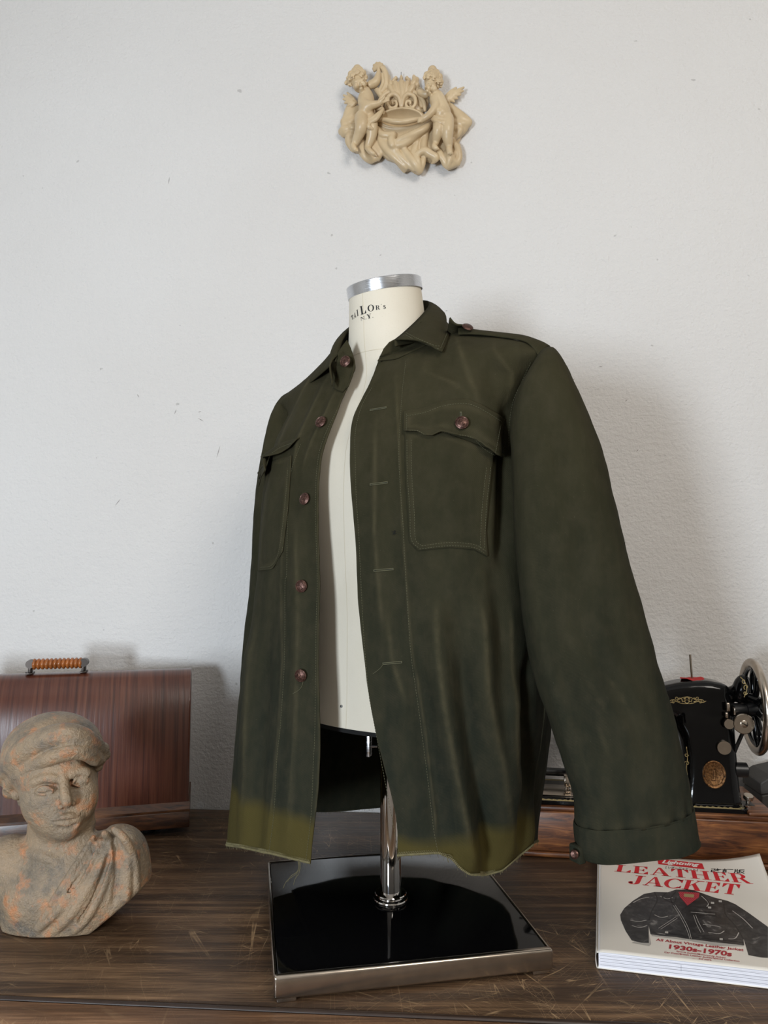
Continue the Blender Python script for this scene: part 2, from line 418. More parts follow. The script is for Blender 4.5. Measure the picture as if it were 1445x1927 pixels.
# scuffs in the plaster
for px, py, ln, an in ((330, 775, 12, 1.2), (378, 790, 14, -.5), (411, 850, 26, 1.3), (222, 945, 18, .9), (260, 745, 9, -1.0), (1130, 690, 8, 0), (1079, 715, 7, .9), (1178, 754, 6, .6), (1199, 848, 6, .8), (318, 340, 16, 1.5), (376, 775, 7, .2), (716, 480, 5, .4), (840, 585, 5, 0)):
    r = ray(px, py); k = np.dot(WA-EYE, WN)/np.dot(r, WN); c = EYE+r*k+WN*.0004
    L = ln*.0006; d = WD*math.cos(an)+np.array([0, 0, math.sin(an)]); e = np.cross(WN, d)*.0007
    mk = mesh('scuff_mark', [c-d*L, c-e, c+d*L, c+e], [(0, 1, 2, 3)], plain('scuff_grey', (128, 122, 118), .9) if 'scuff_grey' not in bpy.data.materials else bpy.data.materials['scuff_grey'], wb, False)

# ------------------------------------------------------------------ table
# top edges follow the wall; front bead at the line FA + u*WD
FA = np.array([.0, .9055, 0.])
TDEP = 0
def tp(u, n, z):  # n counts towards the viewer from the bead line
    return FA+WD*u+WN*n+np.array([0, 0, z])
NB = -(np.dot(WA-FA, -WN))+.012      # back edge, just clear of the wall
table = thing('table', tp(0, 0, ZF), 'long dark scratched wooden table with a grooved front edge, carrying everything', 'table')
def tbox(name, u0, u1, n0, n1, z0, z1, mat, bev=0.0):
    c = tp((u0+u1)/2, (n0+n1)/2, (z0+z1)/2); mb = MB()
    mb.box(c, (u1-u0, n1-n0, z1-z0), rotz(WANG), bev); return mb.build(name, mat, table)
TU0, TU1 = -.98, 1.25
tbox('tabletop', TU0, TU1, NB, 0, -.035, 0, TABLE, .0015)
# half-round bead and the rounded front rail
mb = MB(); mb.tube([tp(u, .0035, -.0035) for u in np.linspace(TU0, TU1, 3)], .0042, 12); mb.build('bead', GROOVE, table)
prof = [(.007, -.004), (.010, -.0015), (.03, -.001), (.048, -.003), (.058, -.010), (.063, -.022), (.063, -.034), (.056, -.042), (.04, -.045), (.007, -.045)]
mb = MB(); mb.grid([[tp(u, n, z) for n, z in prof+[prof[0]]] for u in (TU0, 0, TU1)])
for u in (TU0, TU1): mb.add([tp(u, n, z) for n, z in prof], [tuple(range(len(prof)))])
mb.build('front_rail', TABLE2, table)
tbox('apron', TU0+.06, TU1-.06, .005, .028, -.15, -.036, TABLE2, .002)
tbox('apron', TU0+.06, TU1-.06, NB+.03, NB+.055, -.15, -.036, TABLE2, .002)
for u in (TU0+.07, TU1-.07):
    for n_ in (-.015, NB+.06):
        mb = MB(); mb.lathe([(.030, 0), (.030, .12), (.022, .14), (.032, .17), (.034, .30), (.026, .45), (.030, .47), (.037, .50), (.037, .764)], tp(u, n_, ZF), n=20)
        mb.build('leg', TABLE2, table)
# ------------------------------------------------------------------ dress form
AX = np.array([.0102, 1.1345, 0.])                 # axis of the stand
PHI = math.radians(37)
FW = np.array([-math.sin(PHI), -math.cos(PHI), 0.])  # where the form faces
LT = np.array([math.cos(PHI), -math.sin(PHI), 0.])   # the form's own left
def body_pt(l, f, z):
    return AX+LT*l+FW*f+np.array([0, 0, z])
def superell(th, a, bf, bb, n):
    s, c = np.sin(th), np.cos(th)
    x = a*np.sign(s)*np.abs(s)**(2/n); b = np.where(c > 0, bf, bb)
    return x, b*np.sign(c)*np.abs(c)**(2/n)
form = thing('dress_form', (AX[0], AX[1], 0), 'cream canvas dress form on a chrome pole and black square base, wearing the jacket', 'dress form')
#        z      a     bf     bb    n    off
TT = np.array([(.300, .158, .108, .095, 2.15, 0), (.36, .150, .106, .094, 2.1, 0), (.45, .150, .106, .095, 2.1, 0), (.55, .168, .112, .105, 2.15, 0),
     (.64, .182, .116, .112, 2.2, 0), (.70, .188, .112, .112, 2.2, 0), (.745, .188, .098, .105, 2.2, 0), (.785, .178, .080, .094, 2.15, 0), (.815, .145, .066, .082, 2.05, 0),
     (.838, .108, .062, .074, 2.0, 0), (.858, .080, .062, .068, 2, .002), (.885, .0675, .0625, .064, 2, .005), (.93, .062, .061, .061, 2, .009), (.97, .0585, .0585, .0585, 2, .014)])
NTZ = 120
zs = np.linspace(TT[0, 0], TT[-1, 0], NTZ)
pr = smooth_interp(zs, TT[:, 0], TT[:, 1:])
TILT = math.tan(math.radians(15))
def torso_pt(i, th):
    a, bf, bb, n, off = pr[i]; l, f = superell(th, a, bf, bb, n)
    k = max(0, (zs[i]-.88)/.09)
    return np.stack([AX[0]+LT[0]*l+FW[0]*(f+off), AX[1]+LT[1]*l+FW[1]*(f+off), zs[i]+.008*k-TILT*f*k], -1)
thg = np.linspace(0, 2*PI, 120, endpoint=False)
G = np.array([torso_pt(i, thg) for i in range(NTZ)])
mb = MB(); mb.grid(G, True)
mb.add(G[0], [tuple(range(120))[::-1]]); mb.add(G[-1], [tuple(range(120))])
torso = mb.build('torso', CANVAS, form, True, 50)
TB = BVHTree.FromPolygons([tuple(v) for v in mb.v], mb.f)
def hit(bv, px, py):
    r = unit(ray(px, py)); h = bv.ray_cast(Vector(EYE), Vector(r))
    if h[0] is None:
        return None, None
    n = np.array(h[1]);
    if np.dot(n, r) > 0: n = -n
    return np.array(h[0]), n
# underside cover, cap, pole, base
mb = MB(); ring = G[0]; cen = ring.mean(0)
mb.add(np.vstack([cen+(ring-cen)*1.004+[0, 0, .002], cen+(ring-cen)*1.004-[0, 0, .004]]), [(j, (j+1) % 120, 120+(j+1) % 120, 120+j) for j in range(120)]+[tuple(120+j for j in range(120))[::-1]])
mb.build('bottom_board', UNDER, form, True, 40)
topc = G[-1].mean(0); nrm = unit(np.cross(G[-1][0]-topc, G[-1][30]-topc)); nrm = nrm if nrm[2] > 0 else -nrm
rr = np.linalg.norm(G[-1]-topc, axis=1).mean()
mb = MB(); mb.lathe([(rr-.002, -.002), (rr+.0016, -.002), (rr+.0018, -.0012), (rr+.0018, .0152), (rr+.001, .0162), (rr-.004, .0165), (0, .0165)], topc, nrm, 96)
cap = mb.build('neck_cap', STEEL, form, True, 30)
P0 = onz(735.5, 1692, .03); P0 = np.array([AX[0], AX[1], 0])
mb = MB(); mb.lathe([(.0162, .030), (.0162, .42)], P0, n=40); mb.build('pole', CHROME, form, True, 40)
mb = MB(); mb.lathe([(.0165, .0295), (.026, .0295), (.0262, .0310), (.0255, .0325), (.0195, .0330), (.0190, .0365), (.0235, .0372), (.0242, .0385), (.0235, .0398), (.0165, .0402)], P0, n=48); mb.build('flange', CHROME, form, True, 40)
PX = unit(np.array([.355, .066, 0])); PY = np.array([-PX[1], PX[0], 0]); PA = math.atan2(PX[1], PX[0]); PC = np.array([.0102, 1.1327, 0]); HL = .18
mb = MB(); mb.box(PC+[0, 0, .0185], (2*HL-.006, 2*HL-.010, .021), rotz(PA), .001); plate = mb.build('base_plate', BLACKGLASS, form)
# bright rims: a rolled strip on each side
for side, (cx, cy, ww, dd) in enumerate(((0, -HL, 2*HL+.004, .010), (0, HL-.001, 2*HL+.002, .006), (-HL, 0, .0045, 2*HL-.008), (HL, 0, .0045, 2*HL-.008))):
    mb = MB(); hgt = (.0275, .0246, .0247, .0247)[side]
    mb.box(PC+PX*cx+PY*cy+[0, 0, .0045+hgt/2], (ww, dd, hgt), rotz(PA), .0035 if side < 2 else .0015, 4)
    rim = mb.build('base_rim', NICKEL, form)
for sx in (-1, 1):
    for sy in (-1, 1):
        mb = MB(); mb.box(PC+PX*sx*(HL-.014)+PY*sy*(HL-.003)+[0, 0, .0041], (.024, .012, .0074), rotz(PA), .001); mb.build('foot', NICKEL, form)
# height clamp under the torso and the pin in the canvas
cb = atd(694.5, 1402, 1.075)
mb = MB(); mb.box(cb, (.0055, .012, .032), rotz(-.3), .001); mb.tube([cb+[.002, 0, -.002], cb+[.012, 0, -.002]], .0016, 8); mb.build('height_clamp', STEEL, form)
p, n = hit(TB, 643, 1329)
mb = MB(); mb.lathe([(.0024, 0), (.0023, .0010), (.0015, .0021), (0, .0025)], p, n, 18); mb.build('pin', STEEL, form)
# seams in the canvas: narrow sewn lines that follow the surface
def seam(bv, pts, name, mat, parent, r=.0005, n=60):
    P = []
    for q in catmull(pts, n):
        p, nn = hit(bv, *q)
        if p is not None: P.append(p+nn*r*.3)
    if len(P) > 3:
        mb = MB(); mb.tube(P, r, 5); return mb.build(name, mat, parent)
def ring_line(z, name):
    i = int(np.argmin(np.abs(zs-z))); mb = MB(); mb.tube(torso_pt(i, np.linspace(-PI, PI, 120)), .00035, 5); return mb.build(name, SEAM, form)
ring_line(.868, 'neck_seam')
i0 = 0
mb = MB(); mb.tube(np.array([torso_pt(i, np.array(0.0)) for i in range(0, NTZ)]), .00035, 5); mb.build('front_seam', SEAM, form)
mb = MB(); mb.tube(np.array([torso_pt(i, np.array(PI)) for i in range(0, NTZ)]), .00035, 5); mb.build('back_seam', SEAM, form)

# ------------------------------------------------------------------ lettering helpers
def R_(x0, x1, y0, y1): return [(x0, y0), (x1, y0), (x1, y1), (x0, y1)]
def ring_(cx, cy, rx, ry, ix, iy, a0, a1, n=22):
    A = np.radians(np.linspace(a0, a1, n)); out = []
    for k in range(n-1):
        out.append([(cx+rx*math.cos(A[k]), cy+ry*math.sin(A[k])), (cx+rx*math.cos(A[k+1]), cy+ry*math.sin(A[k+1])),
                    (cx+ix*math.cos(A[k+1]), cy+iy*math.sin(A[k+1])), (cx+ix*math.cos(A[k]), cy+iy*math.sin(A[k]))])
    return out
def strip_(pts, ws):
    P = catmull(pts, 26); W = np.interp(np.linspace(0, 1, 26), np.linspace(0, 1, len(ws)), ws); T = np.gradient(P, axis=0); T /= np.linalg.norm(T, axis=1)[:, None]
    N = np.stack([-T[:, 1], T[:, 0]], 1); A = P+N*W[:, None]/2; B = P-N*W[:, None]/2
    return [[tuple(A[k]), tuple(A[k+1]), tuple(B[k+1]), tuple(B[k])] for k in range(25)]
t_ = .05
GLY = {
 'L': (.74, [R_(.1, .3, 0, 1), R_(0, .42, 1-t_, 1), R_(0, .3, 0, t_), R_(.3, .7, 0, t_), [(.7, 0), (.7, .36), (.665, .36), (.5, t_)]]),
 'E': (.78, [R_(.1, .3, 0, 1), R_(0, .66, 1-t_, 1), R_(0, .7, 0, t_), R_(.3, .5, .48, .53), [(.66, 1), (.48, 1-t_), (.63, .68), (.66, .68)], [(.7, 0), (.7, .34), (.665, .34), (.5, t_)], [(.5, .35), (.525, .35), (.525, .66), (.5, .66), (.42, .505)]]),
 'A': (.9, [[(.36, 1), (.48, 1), (.84, 0), (.6, 0)], [(.36, 1), (.4, .9), (.15, 0), (.09, 0)], R_(.2, .64, .29, .34), R_(0, .28, 0, t_), R_(.5, .92, 0, t_)]),
 'T': (.82, [R_(.31, .51, 0, 1), R_(.02, .8, 1-t_, 1), R_(.2, .62, 0, t_), [(.02, 1), (.02, .64), (.055, .64), (.22, 1-t_)], [(.8, 1), (.6, 1-t_), (.765, .64), (.8, .64)]]),
 'H': (.98, [R_(.1, .3, 0, 1), R_(.62, .82, 0, 1), R_(0, .4, 0, t_), R_(0, .4, 1-t_, 1), R_(.52, .92, 0, t_), R_(.52, .92, 1-t_, 1), R_(.3, .62, .48, .53)]),
 'R': (.94, [R_(.1, .3, 0, 1), R_(0, .42, 0, t_), R_(0, .44, 1-t_, 1), R_(.3, .44, .47, .52), [(.4, .5), (.56, .52), (.82, .05), (.93, .05), (.93, 0), (.64, 0)]]+ring_(.42, .735, .32, .265, .13, .215, -90, 90)),
 'J': (.62, [R_(.26, .46, .2, 1), R_(.12, .6, 1-t_, 1)]+ring_(.2, .2, .26, .24, .06, .19, -180, 0)+ring_(.06, .18, .1, .1, 0, 0, 0, 360, 14)),
 'C': (.86, ring_(.45, .5, .45, .52, .25, .47, 40, 320)+[[(.8, .99), (.64, .88), (.765, .64), (.8, .64)], [(.8, .03), (.8, .3), (.765, .3), (.68, .14)]]),
 'K': (.96, [R_(.1, .3, 0, 1), R_(0, .4, 0, t_), R_(0, .4, 1-t_, 1), [(.3, .4), (.3, .47), (.66, 1), (.72, 1)], R_(.54, .9, 1-t_, 1), [(.4, .54), (.52, .72), (.86, 0), (.62, 0)], R_(.52, .96, 0, t_)]),
 'I': (.46, [R_(.12, .32, 0, 1), R_(0, .44, 0, t_), R_(0, .44, 1-t_, 1)]),
 'O': (.94, ring_(.46, .5, .46, .52, .26, .47, 0, 360, 34)),
 'N': (.98, [R_(.12, .17, 0, 1), R_(.77, .82, 0, 1), [(.06, 1), (.3, 1), (.82, 0), (.76, 0)], R_(0, .3, 0, t_), R_(.62, .96, 1-t_, 1)]),
 'Y': (.9, [R_(.36, .56, 0, .45), [(.08, 1), (.3, 1), (.56, .44), (.36, .4)], [(.7, 1), (.76, 1), (.55, .44), (.49, .44)], R_(0, .4, 1-t_, 1), R_(.56, .9, 1-t_, 1), R_(.26, .66, 0, t_)]),
 'S': (.66, strip_([(.56, .76), (.46, .95), (.28, .97), (.12, .82), (.16, .62), (.34, .5), (.5, .36), (.52, .16), (.34, .02), (.14, .06), (.06, .26)], [.05, .07, .12, .17, .19, .2, .19, .16, .1, .07, .05])),
 "'": (.24, [[(.04, 1), (.18, 1), (.1, .68), (.06, .68)]]),
 '.': (.26, ring_(.1, .1, .1, .1, 0, 0, 0, 360, 12)),
}
def glyph_polys(txt, gap=.06):
    x = 0; out = []
    for ch in txt:
        if ch == ' ': x += .4; continue
        w_, pl = GLY[ch]
        out.append((x, w_, pl)); x += w_+gap
    return out, x-gap
def bilin(q, u, v):
    a, b, c, d = [np.asarray(k, float) for k in q]   # bottom-left, bottom-right, top-right, top-left
    return a*(1-u)*(1-v)+b*u*(1-v)+c*u*v+d*(1-u)*v
def subdivide_poly(p, m=2):
    p = [np.asarray(k, float) for k in p]; out = []
    for i in range(len(p)):
        for k in range(m): out.append(p[i]+(p[(i+1) % len(p)]-p[i])*k/m)
    return out
def text_on(txt, quad, surf, name, mat, parent, gap=.06):
    mb = MB(); gl, W = glyph_polys(txt, gap)
    for x, w_, pl in gl:
        for p in pl:
            V = [surf(*bilin(quad, (x+a)/W, b)) for a, b in subdivide_poly(p)]
            if all(v is not None for v in V): mb.add(V, [tuple(range(len(V)))])
    return mb.build(name, mat, parent, False)
def on_neck(px, py):
    p, n = hit(TB, px, py)
    return None if p is None else p+n*.0004
# TAILOR's arched, each letter with its own box in the picture of the neck
mb = MB()
for ch, q in (('T', [(662, 602.5), (665.5, 600), (664.5, 592), (660.5, 595)]), ('A', [(665.5, 600), (670.5, 596.5), (669, 587.5), (666.5, 589)]), ('I', [(672, 595.5), (675.2, 593.5), (674, 582), (670.8, 584)]),
              ('L', [(679, 593), (690, 589), (687, 574), (677, 577)]), ('O', [(692, 586.5), (704.5, 585), (704, 573), (691.5, 574.5)]), ('R', [(707, 583.5), (715.5, 582.3), (715, 574.3), (706.5, 575)]),
              ("'", [(716.5, 576.5), (719, 576.3), (719, 572.5), (716.5, 572.5)]), ('S', [(721, 581.3), (726.5, 580.8), (726, 574.2), (721, 574.4)]),
              ('N', [(679, 603.5), (687.5, 601), (686.5, 594.5), (678, 597.5)]), ('.', [(687.8, 601.2), (690, 600.6), (690, 594), (687.8, 594.6)]), ('Y', [(690.5, 600.3), (699.5, 598.3), (698.5, 590), (689.5, 592)]), ('.', [(701, 598), (703, 597.6), (703, 591), (701, 591.4)])):
    w_, pl = GLY[ch]
    for p in pl:
        V = [on_neck(*bilin(q, a/w_, b)) for a, b in subdivide_poly(p)]
        if all(v is not None for v in V): mb.add(V, [tuple(range(len(V)))])
mb.build('printed_lettering', INK, form, False)
# ------------------------------------------------------------------ field jacket
jacket = thing('field_jacket', (AX[0], AX[1], 0), 'dark olive cotton field jacket worn open on the dress form, raw cut hem', 'jacket')
def curve_x(pts):
    p = np.array(pts, float); o = np.argsort(p[:, 1]); return lambda y: np.interp(y, p[o, 1], p[o, 0])
# outline measurements of the open fronts (picture x against picture y)
EDGE_R = curve_x([(654, 640), (664, 672), (667, 690), (657, 722), (642, 750), (629, 790), (613, 829), (604, 869), (600, 902), (599, 989), (601, 1063), (603, 1120), (600, 1190), (599, 1367), (601, 1420), (599, 1483), (592, 1556), (582, 1628)])
EDGE_L = curve_x([(733, 640), (719, 657), (704, 702), (689, 735), (669, 774), (660, 799), (659, 864), (662, 921), (665, 964), (669, 1014), (672, 1063), (672, 1120), (679, 1190), (688, 1292), (697, 1367), (701, 1391), (715, 1460), (729, 1524), (740, 1560), (748, 1617)])
SIL_L = curve_x([(532, 745), (522, 775), (512, 815), (503, 865), (496, 915), (490, 960), (487, 1071), (477, 1150), (468, 1234), (458, 1320), (446, 1400), (436, 1500), (426, 1590)])
SIL_R = curve_x([(988, 790), (994, 850), (1005, 950), (1022, 1100), (1038, 1250), (1036, 1350), (1025, 1440), (1014, 1520), (1008, 1592)])
#     z     a     bf    bb   n
JT = np.array([(.112, .262, .178, .262, 2.25), (.20, .255, .172, .244, 2.25), (.32, .246, .163, .220, 2.25), (.42, .240, .156, .196, 2.25), (.52, .238, .150, .170, 2.3), (.62, .240, .146, .154, 2.3),
    (.69, .250, .138, .140, 2.3), (.745, .262, .122, .128, 2.2), (.785, .270, .104, .112, 2.1), (.812, .273, .090, .098, 2.0), (.830, .274, .082, .088, 1.85), (.843, .258, .079, .084, 1.8), (.857, .228, .077, .082, 1.8), (.870, .192, .0765, .081, 1.8), (.883, .150, .0765, .080, 1.85), (.896, .108, .0765, .080, 1.95), (.902, .092, .0765, .080, 2.0)])
NZ = 170
# parameter along the ring stack, denser at the shoulders
tt = np.linspace(0, len(JT)-1, NZ)
prm = smooth_interp(tt, np.arange(len(JT)), JT)
ZL = prm[:, 0]
def dip(i):   # the throat lies lower than the nape
    k = np.clip((ZL[i]-.81)/.09, 0, 1); return k*k*.048
def jring(i, th, a=None, sh=0.0):
    _, a0, bf, bb, n = prm[i]; a = a0 if a is None else a
    l, f = superell(np.asarray(th, float), a, bf, bb, n)
    l = l+sh
    z = ZL[i]+0*l - dip(i)*np.clip(f/.07, -.35, 1)
    return np.stack([AX[0]+LT[0]*l+FW[0]*f, AX[1]+LT[1]*l+FW[1]*f, z], -1)
TH = np.linspace(-PI, PI, 721)
aF = np.zeros(NZ); sF = np.zeros(NZ); tL = np.zeros(NZ); tR = np.zeros(NZ)
for i in range(NZ):
    a, s = prm[i, 1], 0.0
    if ZL[i] < .80 and i < NZ*0.6:
        for it in range(14):
            R = jring(i, TH, a, s); x, y = proj(R)
            k0, k1 = np.argmin(x), np.argmax(x)
            e0 = (x[k0]-SIL_L(y[k0]))/1180; e1 = (x[k1]-SIL_R(y[k1]))/1330
            a += .6*(e0-e1)/2/.8; s -= .6*(e0+e1)/2/.8
            a = min(max(a, .19), .31)
    aF[i], sF[i] = a, s
# ease the fitted values into the shoulder rows
kern = np.hanning(15); kern /= kern.sum()
pad = lambda v: np.convolve(np.r_[[v[0]]*7, v, [v[-1]]*7], kern, 'valid')
last = max(i for i in range(NZ) if ZL[i] < .80 and i < NZ*.6)
for i in range(last+1, NZ):
    k = max(0, 1-(i-last)/14.); aF[i] = prm[i, 1]+(aF[last]-prm[last, 1])*k; sF[i] = sF[last]*k
for i in range(NZ):      # the near shoulder reaches further out than the far one
    k = np.clip((ZL[i]-.70)/.10, 0, 1)*np.clip((.90-ZL[i])/.05, 0, 1); sF[i] = sF[i]*(1-k)+.016*k; aF[i] -= .014*k
aF, sF = pad(aF), pad(sF)
for i in range(NZ):
    R = jring(i, TH, aF[i], sF[i]); x, y = proj(R); front = (np.abs(TH) < 1.25)
    for edge, arr in ((EDGE_R, tR), (EDGE_L, tL)):
        g = np.where(front, x-edge(y), np.nan); s_ = np.where(front[:-1] & front[1:] & (g[:-1] <= 0) & (g[1:] > 0))[0]
        arr[i] = np.nan if len(s_) == 0 else TH[s_[0]]+(TH[s_[0]+1]-TH[s_[0]])*(-g[s_[0]])/(g[s_[0]+1]-g[s_[0]])
for arr in (tR, tL):
    ok = ~np.isnan(arr); arr[:] = np.interp(np.arange(NZ), np.arange(NZ)[ok], arr[ok]); arr[:] = pad(arr)
SEAM_TH = math.radians(98)
def ridge(P, XY, pts, amp, w, y0=None, y1=None):
    f = curve_x(pts); ys = [p[1] for p in pts]
    x, y = XY; d = (x-f(y))/w
    e = np.clip((y-min(ys)+30)/60, 0, 1)*np.clip((max(ys)+ (60 if max(ys) > 1580 else 30)-y)/60, 0, 1)
    return amp*np.exp(-d*d)*e
def grid_normals(G):
    du = np.gradient(G, axis=1); dv = np.gradient(G, axis=0); n = np.cross(du, dv)
    return n/np.maximum(np.linalg.norm(n, axis=-1, keepdims=True), 1e-12)
LIGHT_AND_WEAR = {}
def panel(t0, t1, ncol, ridges, namp=.0022, seed=0):
    G = np.zeros((NZ, ncol, 3)); u = np.linspace(0, 1, ncol)
    for i in range(NZ):
        G[i] = jring(i, t0[i]+(t1[i]-t0[i])*u, aF[i], sF[i])
    N = grid_normals(G); cen = np.array([AX[0], AX[1], 0]); rad = G-cen; rad[..., 2] = 0
    if (N*rad).sum() < 0: N = -N
    XY = proj(G); D = np.zeros(G.shape[:2])
    W = np.zeros(G.shape[:2])
    for r in ridges:
        D += 1.45*ridge(G, XY, *r)
        if r[1] > 0: W = np.maximum(W, ridge(G, XY, r[0], 1.0, max(2.2, r[2]*.22)))  # painted highlight along the crest of each raised fold
    low = np.clip((.62-G[..., 2])/.5, 0, 1)
    Q = G+seed
    D += 1.5*namp*vnoise(Q, (9, 9, 2.2))*(.5+1.3*low)+.8*namp*vnoise(Q, (26, 26, 7))+.45*namp*vnoise(Q, (52, 52, 34))
    # slow waves of the skirt of the jacket
    ang = np.arctan2((G[..., :2]-AX[:2])@LT[:2], (G[..., :2]-AX[:2])@FW[:2])
    D += .006*low**1.6*np.sin(ang*7+1.0+seed)
    for e in (0, -1): W[:, e] = np.maximum(W[:, e], .8)
    LIGHT_AND_WEAR[seed] = W
    return G+N*D[..., None], N
def light_and_wear(o, W):
    a = o.data.attributes.new('light_and_wear', 'FLOAT', 'POINT'); a.data.foreach_set('value', np.clip(np.asarray(W, np.float32).ravel(), 0, 1)); return o
full = lambda v: np.full(NZ, v)
RL = [  # folds of the panel on the right of the picture
 ([(822, 1150), (826, 1250), (836, 1346), (857, 1496), (880, 1640)], .011, 24), ([(790, 1280), (796, 1346), (812, 1496), (822, 1610)], -.006, 26),
 ([(905, 1150), (912, 1300), (936, 1437), (962, 1625)], .010, 22), ([(868, 1250), (885, 1400), (912, 1560), (925, 1640)], -.008, 18),
 ([(962, 1150), (968, 1300), (965, 1450), (988, 1600)], .006, 16), ([(1003, 1240), (989, 1357), (996, 1465), (978, 1545), (973, 1610)], -.009, 10),
 ([(930, 1060), (950, 1160), (972, 1300)], -.006, 22), ([(955, 760), (958, 850), (955, 950), (950, 1050)], -.014, 16),
 ([(800, 700), (850, 720), (880, 745)], .003, 30), ([(860, 640), (880, 700), (900, 760)], .003, 22), ([(930, 660), (960, 700), (950, 780)], .004, 18),
 ([(745, 720), (752, 840), (757, 980), (775, 1234), (800, 1420), (820, 1610)], .0016, 6), ([(730, 1180), (740, 1260), (760, 1340)], .002, 20), ([(708, 800), (706, 1000), (720, 1180)], .002, 16),
]
RR = [
 ([(602, 690), (570, 740), (540, 800), (522, 860)], .003, 10), ([(625, 700), (596, 760), (565, 830), (556, 880)], .003, 9), ([(636, 730), (615, 780), (590, 830), (572, 880)], .003, 8),
 ([(585, 715), (556, 760), (532, 810)], -.0025, 8), ([(528, 1101), (534, 1234), (528, 1367), (516, 1528), (507, 1600)], .0015, 5), ([(480, 1200), (470, 1320), (462, 1480), (452, 1600)], .006, 14),
 ([(500, 1150), (495, 1300), (486, 1450), (478, 1600)], -.004, 14), ([(560, 1000), (566, 1200), (560, 1400), (548, 1600)], .003, 16), ([(545, 920), (535, 1000), (530, 1080)], .002, 10),
]
GL, NL_ = panel(tL, full(SEAM_TH), 150, RL, seed=0)
GR, NR_ = panel(tR, full(-SEAM_TH), 130, RR, seed=3)
GB, NB_ = panel(full(SEAM_TH), full(2*PI-SEAM_TH), 150, [], seed=6)
# close the side seams so that front and back meet
for i in range(NZ):
    GB[i, 0] = GL[i, -1]; GB[i, -1] = GR[i, -1]
# hem: a little uneven
def hem_wave(G):
    k = np.clip((.17-G[..., 2])/.06, 0, 1)
    G[..., 2] += k*.0035*vnoise(G, (18, 18, 0))
for g in (GL, GR, GB): hem_wave(g)
# the cut edge is not level: it follows these measured heights
def hem_fit(G, pts, cols):
    p = np.array(pts, float); x, y = proj(G[0]); d = G[0][:, 1]
    dz = (y-np.interp(x, p[:, 0], p[:, 1]))*d/FPX
    dz[cols:] = dz[cols-1]; kk = np.hanning(9); kk /= kk.sum(); dz = np.convolve(np.r_[[dz[0]]*4, dz, [dz[-1]]*4], kk, 'valid')
    G[..., 2] += dz[None]*(np.clip((.55-G[..., 2])/.44, 0, 1)**1.5); return dz
cl = int(np.argmax(proj(GL[0])[0])); cr_ = int(np.argmin(proj(GR[0])[0]))
d1 = hem_fit(GL, [(748, 1617), (790, 1615), (826, 1612), (850, 1621), (868, 1640), (885, 1650), (915, 1649), (945, 1641), (975, 1617), (1008, 1590)], max(cl, 20))
d2 = hem_fit(GR, [(426, 1590), (470, 1600), (520, 1612), (583, 1628)], max(cr_, 20))
kb = np.linspace(0, 1, GB.shape[1]); GB[..., 2] += (d1[-1]*(1-kb)+d2[-1]*kb-.038*np.sin(PI*kb)**.7)[None]*(np.clip((.55-GB[..., 2])/.44, 0, 1)**1.5)
for i in range(NZ):
    GB[i, 0] = GL[i, -1]; GB[i, -1] = GR[i, -1]
def panel_obj(G, name, flip):
    mb = MB(); mb.grid(G); 
    if flip: mb.f = [f[::-1] for f in mb.f]
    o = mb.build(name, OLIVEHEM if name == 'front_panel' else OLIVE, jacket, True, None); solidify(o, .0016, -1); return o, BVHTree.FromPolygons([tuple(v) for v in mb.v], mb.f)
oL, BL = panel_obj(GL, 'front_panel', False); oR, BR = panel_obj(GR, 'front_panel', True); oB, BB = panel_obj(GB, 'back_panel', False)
light_and_wear(oL, LIGHT_AND_WEAR[0]); light_and_wear(oR, LIGHT_AND_WEAR[3]); light_and_wear(oB, LIGHT_AND_WEAR[6])
oL['label'] = 'front panel with buttonholes along its edge'; oR['label'] = 'front panel with bronze buttons along its edge'
def surf(bvs):
    def f(px, py):
        best = (None, None); bd = 1e9
        for b in bvs:
            p, n = hit(b, px, py)
            if p is not None and np.linalg.norm(p-EYE) < bd: bd = np.linalg.norm(p-EYE); best = (p, n)
        return best
    return f
SL, SR = surf([BL]), surf([BR])
def along(s, pts, n, off=.001):
    out = []; nn = []
    for q in (catmull(pts, n) if len(pts) > 2 else resample(pts, n)):
        p, m = s(*q)
        if p is not None: out.append(p+m*off); nn.append(m)
    return np.array(out), np.array(nn)
def stitches(s, pts, parent=jacket, step=.0036, r=.00032, mat=None, off=.0006, name='stitching'):
    """a run of single stitches on a sewn line"""
    P, N = along(s, pts, 160, off)
    if len(P) < 4: return
    L = np.r_[0, np.cumsum(np.linalg.norm(np.diff(P, axis=0), axis=1))]
    mb = MB(); k = 0.0
    while k+step*.6 < L[-1]:
        a = [np.array([np.interp(t, L, P[:, c]) for c in range(3)]) for t in (k, k+step*.3, k+step*.6)]
        mb.tube(a, r, 4); k += step
    return mb.build(name, mat or THREAD, parent)
# sewn lines of the fronts
stitches(SR, [(660, 722), (638, 765), (608, 829), (597, 880), (594, 960), (597, 1063), (597, 1120), (595, 1190), (593, 1367), (590, 1437), (586, 1530), (576, 1618)], oR)
stitches(SR, [(566, 836), (548, 890), (542, 964), (540, 1076), (537, 1101), (536, 1234), (528, 1367), (522, 1420), (516, 1528), (507, 1600)], oR)
stitches(SL, [(700, 730), (681, 765), (669, 814), (669, 870), (671, 939), (676, 1014), (678, 1063), (686, 1212), (699, 1345), (716, 1440), (733, 1528), (752, 1610)], oL)
stitches(SL, [(764, 680), (757, 740), (751, 838), (753, 910), (758, 982), (762, 1054), (768, 1150), (774, 1234), (788, 1335), (806, 1473), (816, 1560), (824, 1604)], oL)
stitches(SL, [(998, 682), (984, 712), (966, 752), (958, 800), (957, 840)], oL)
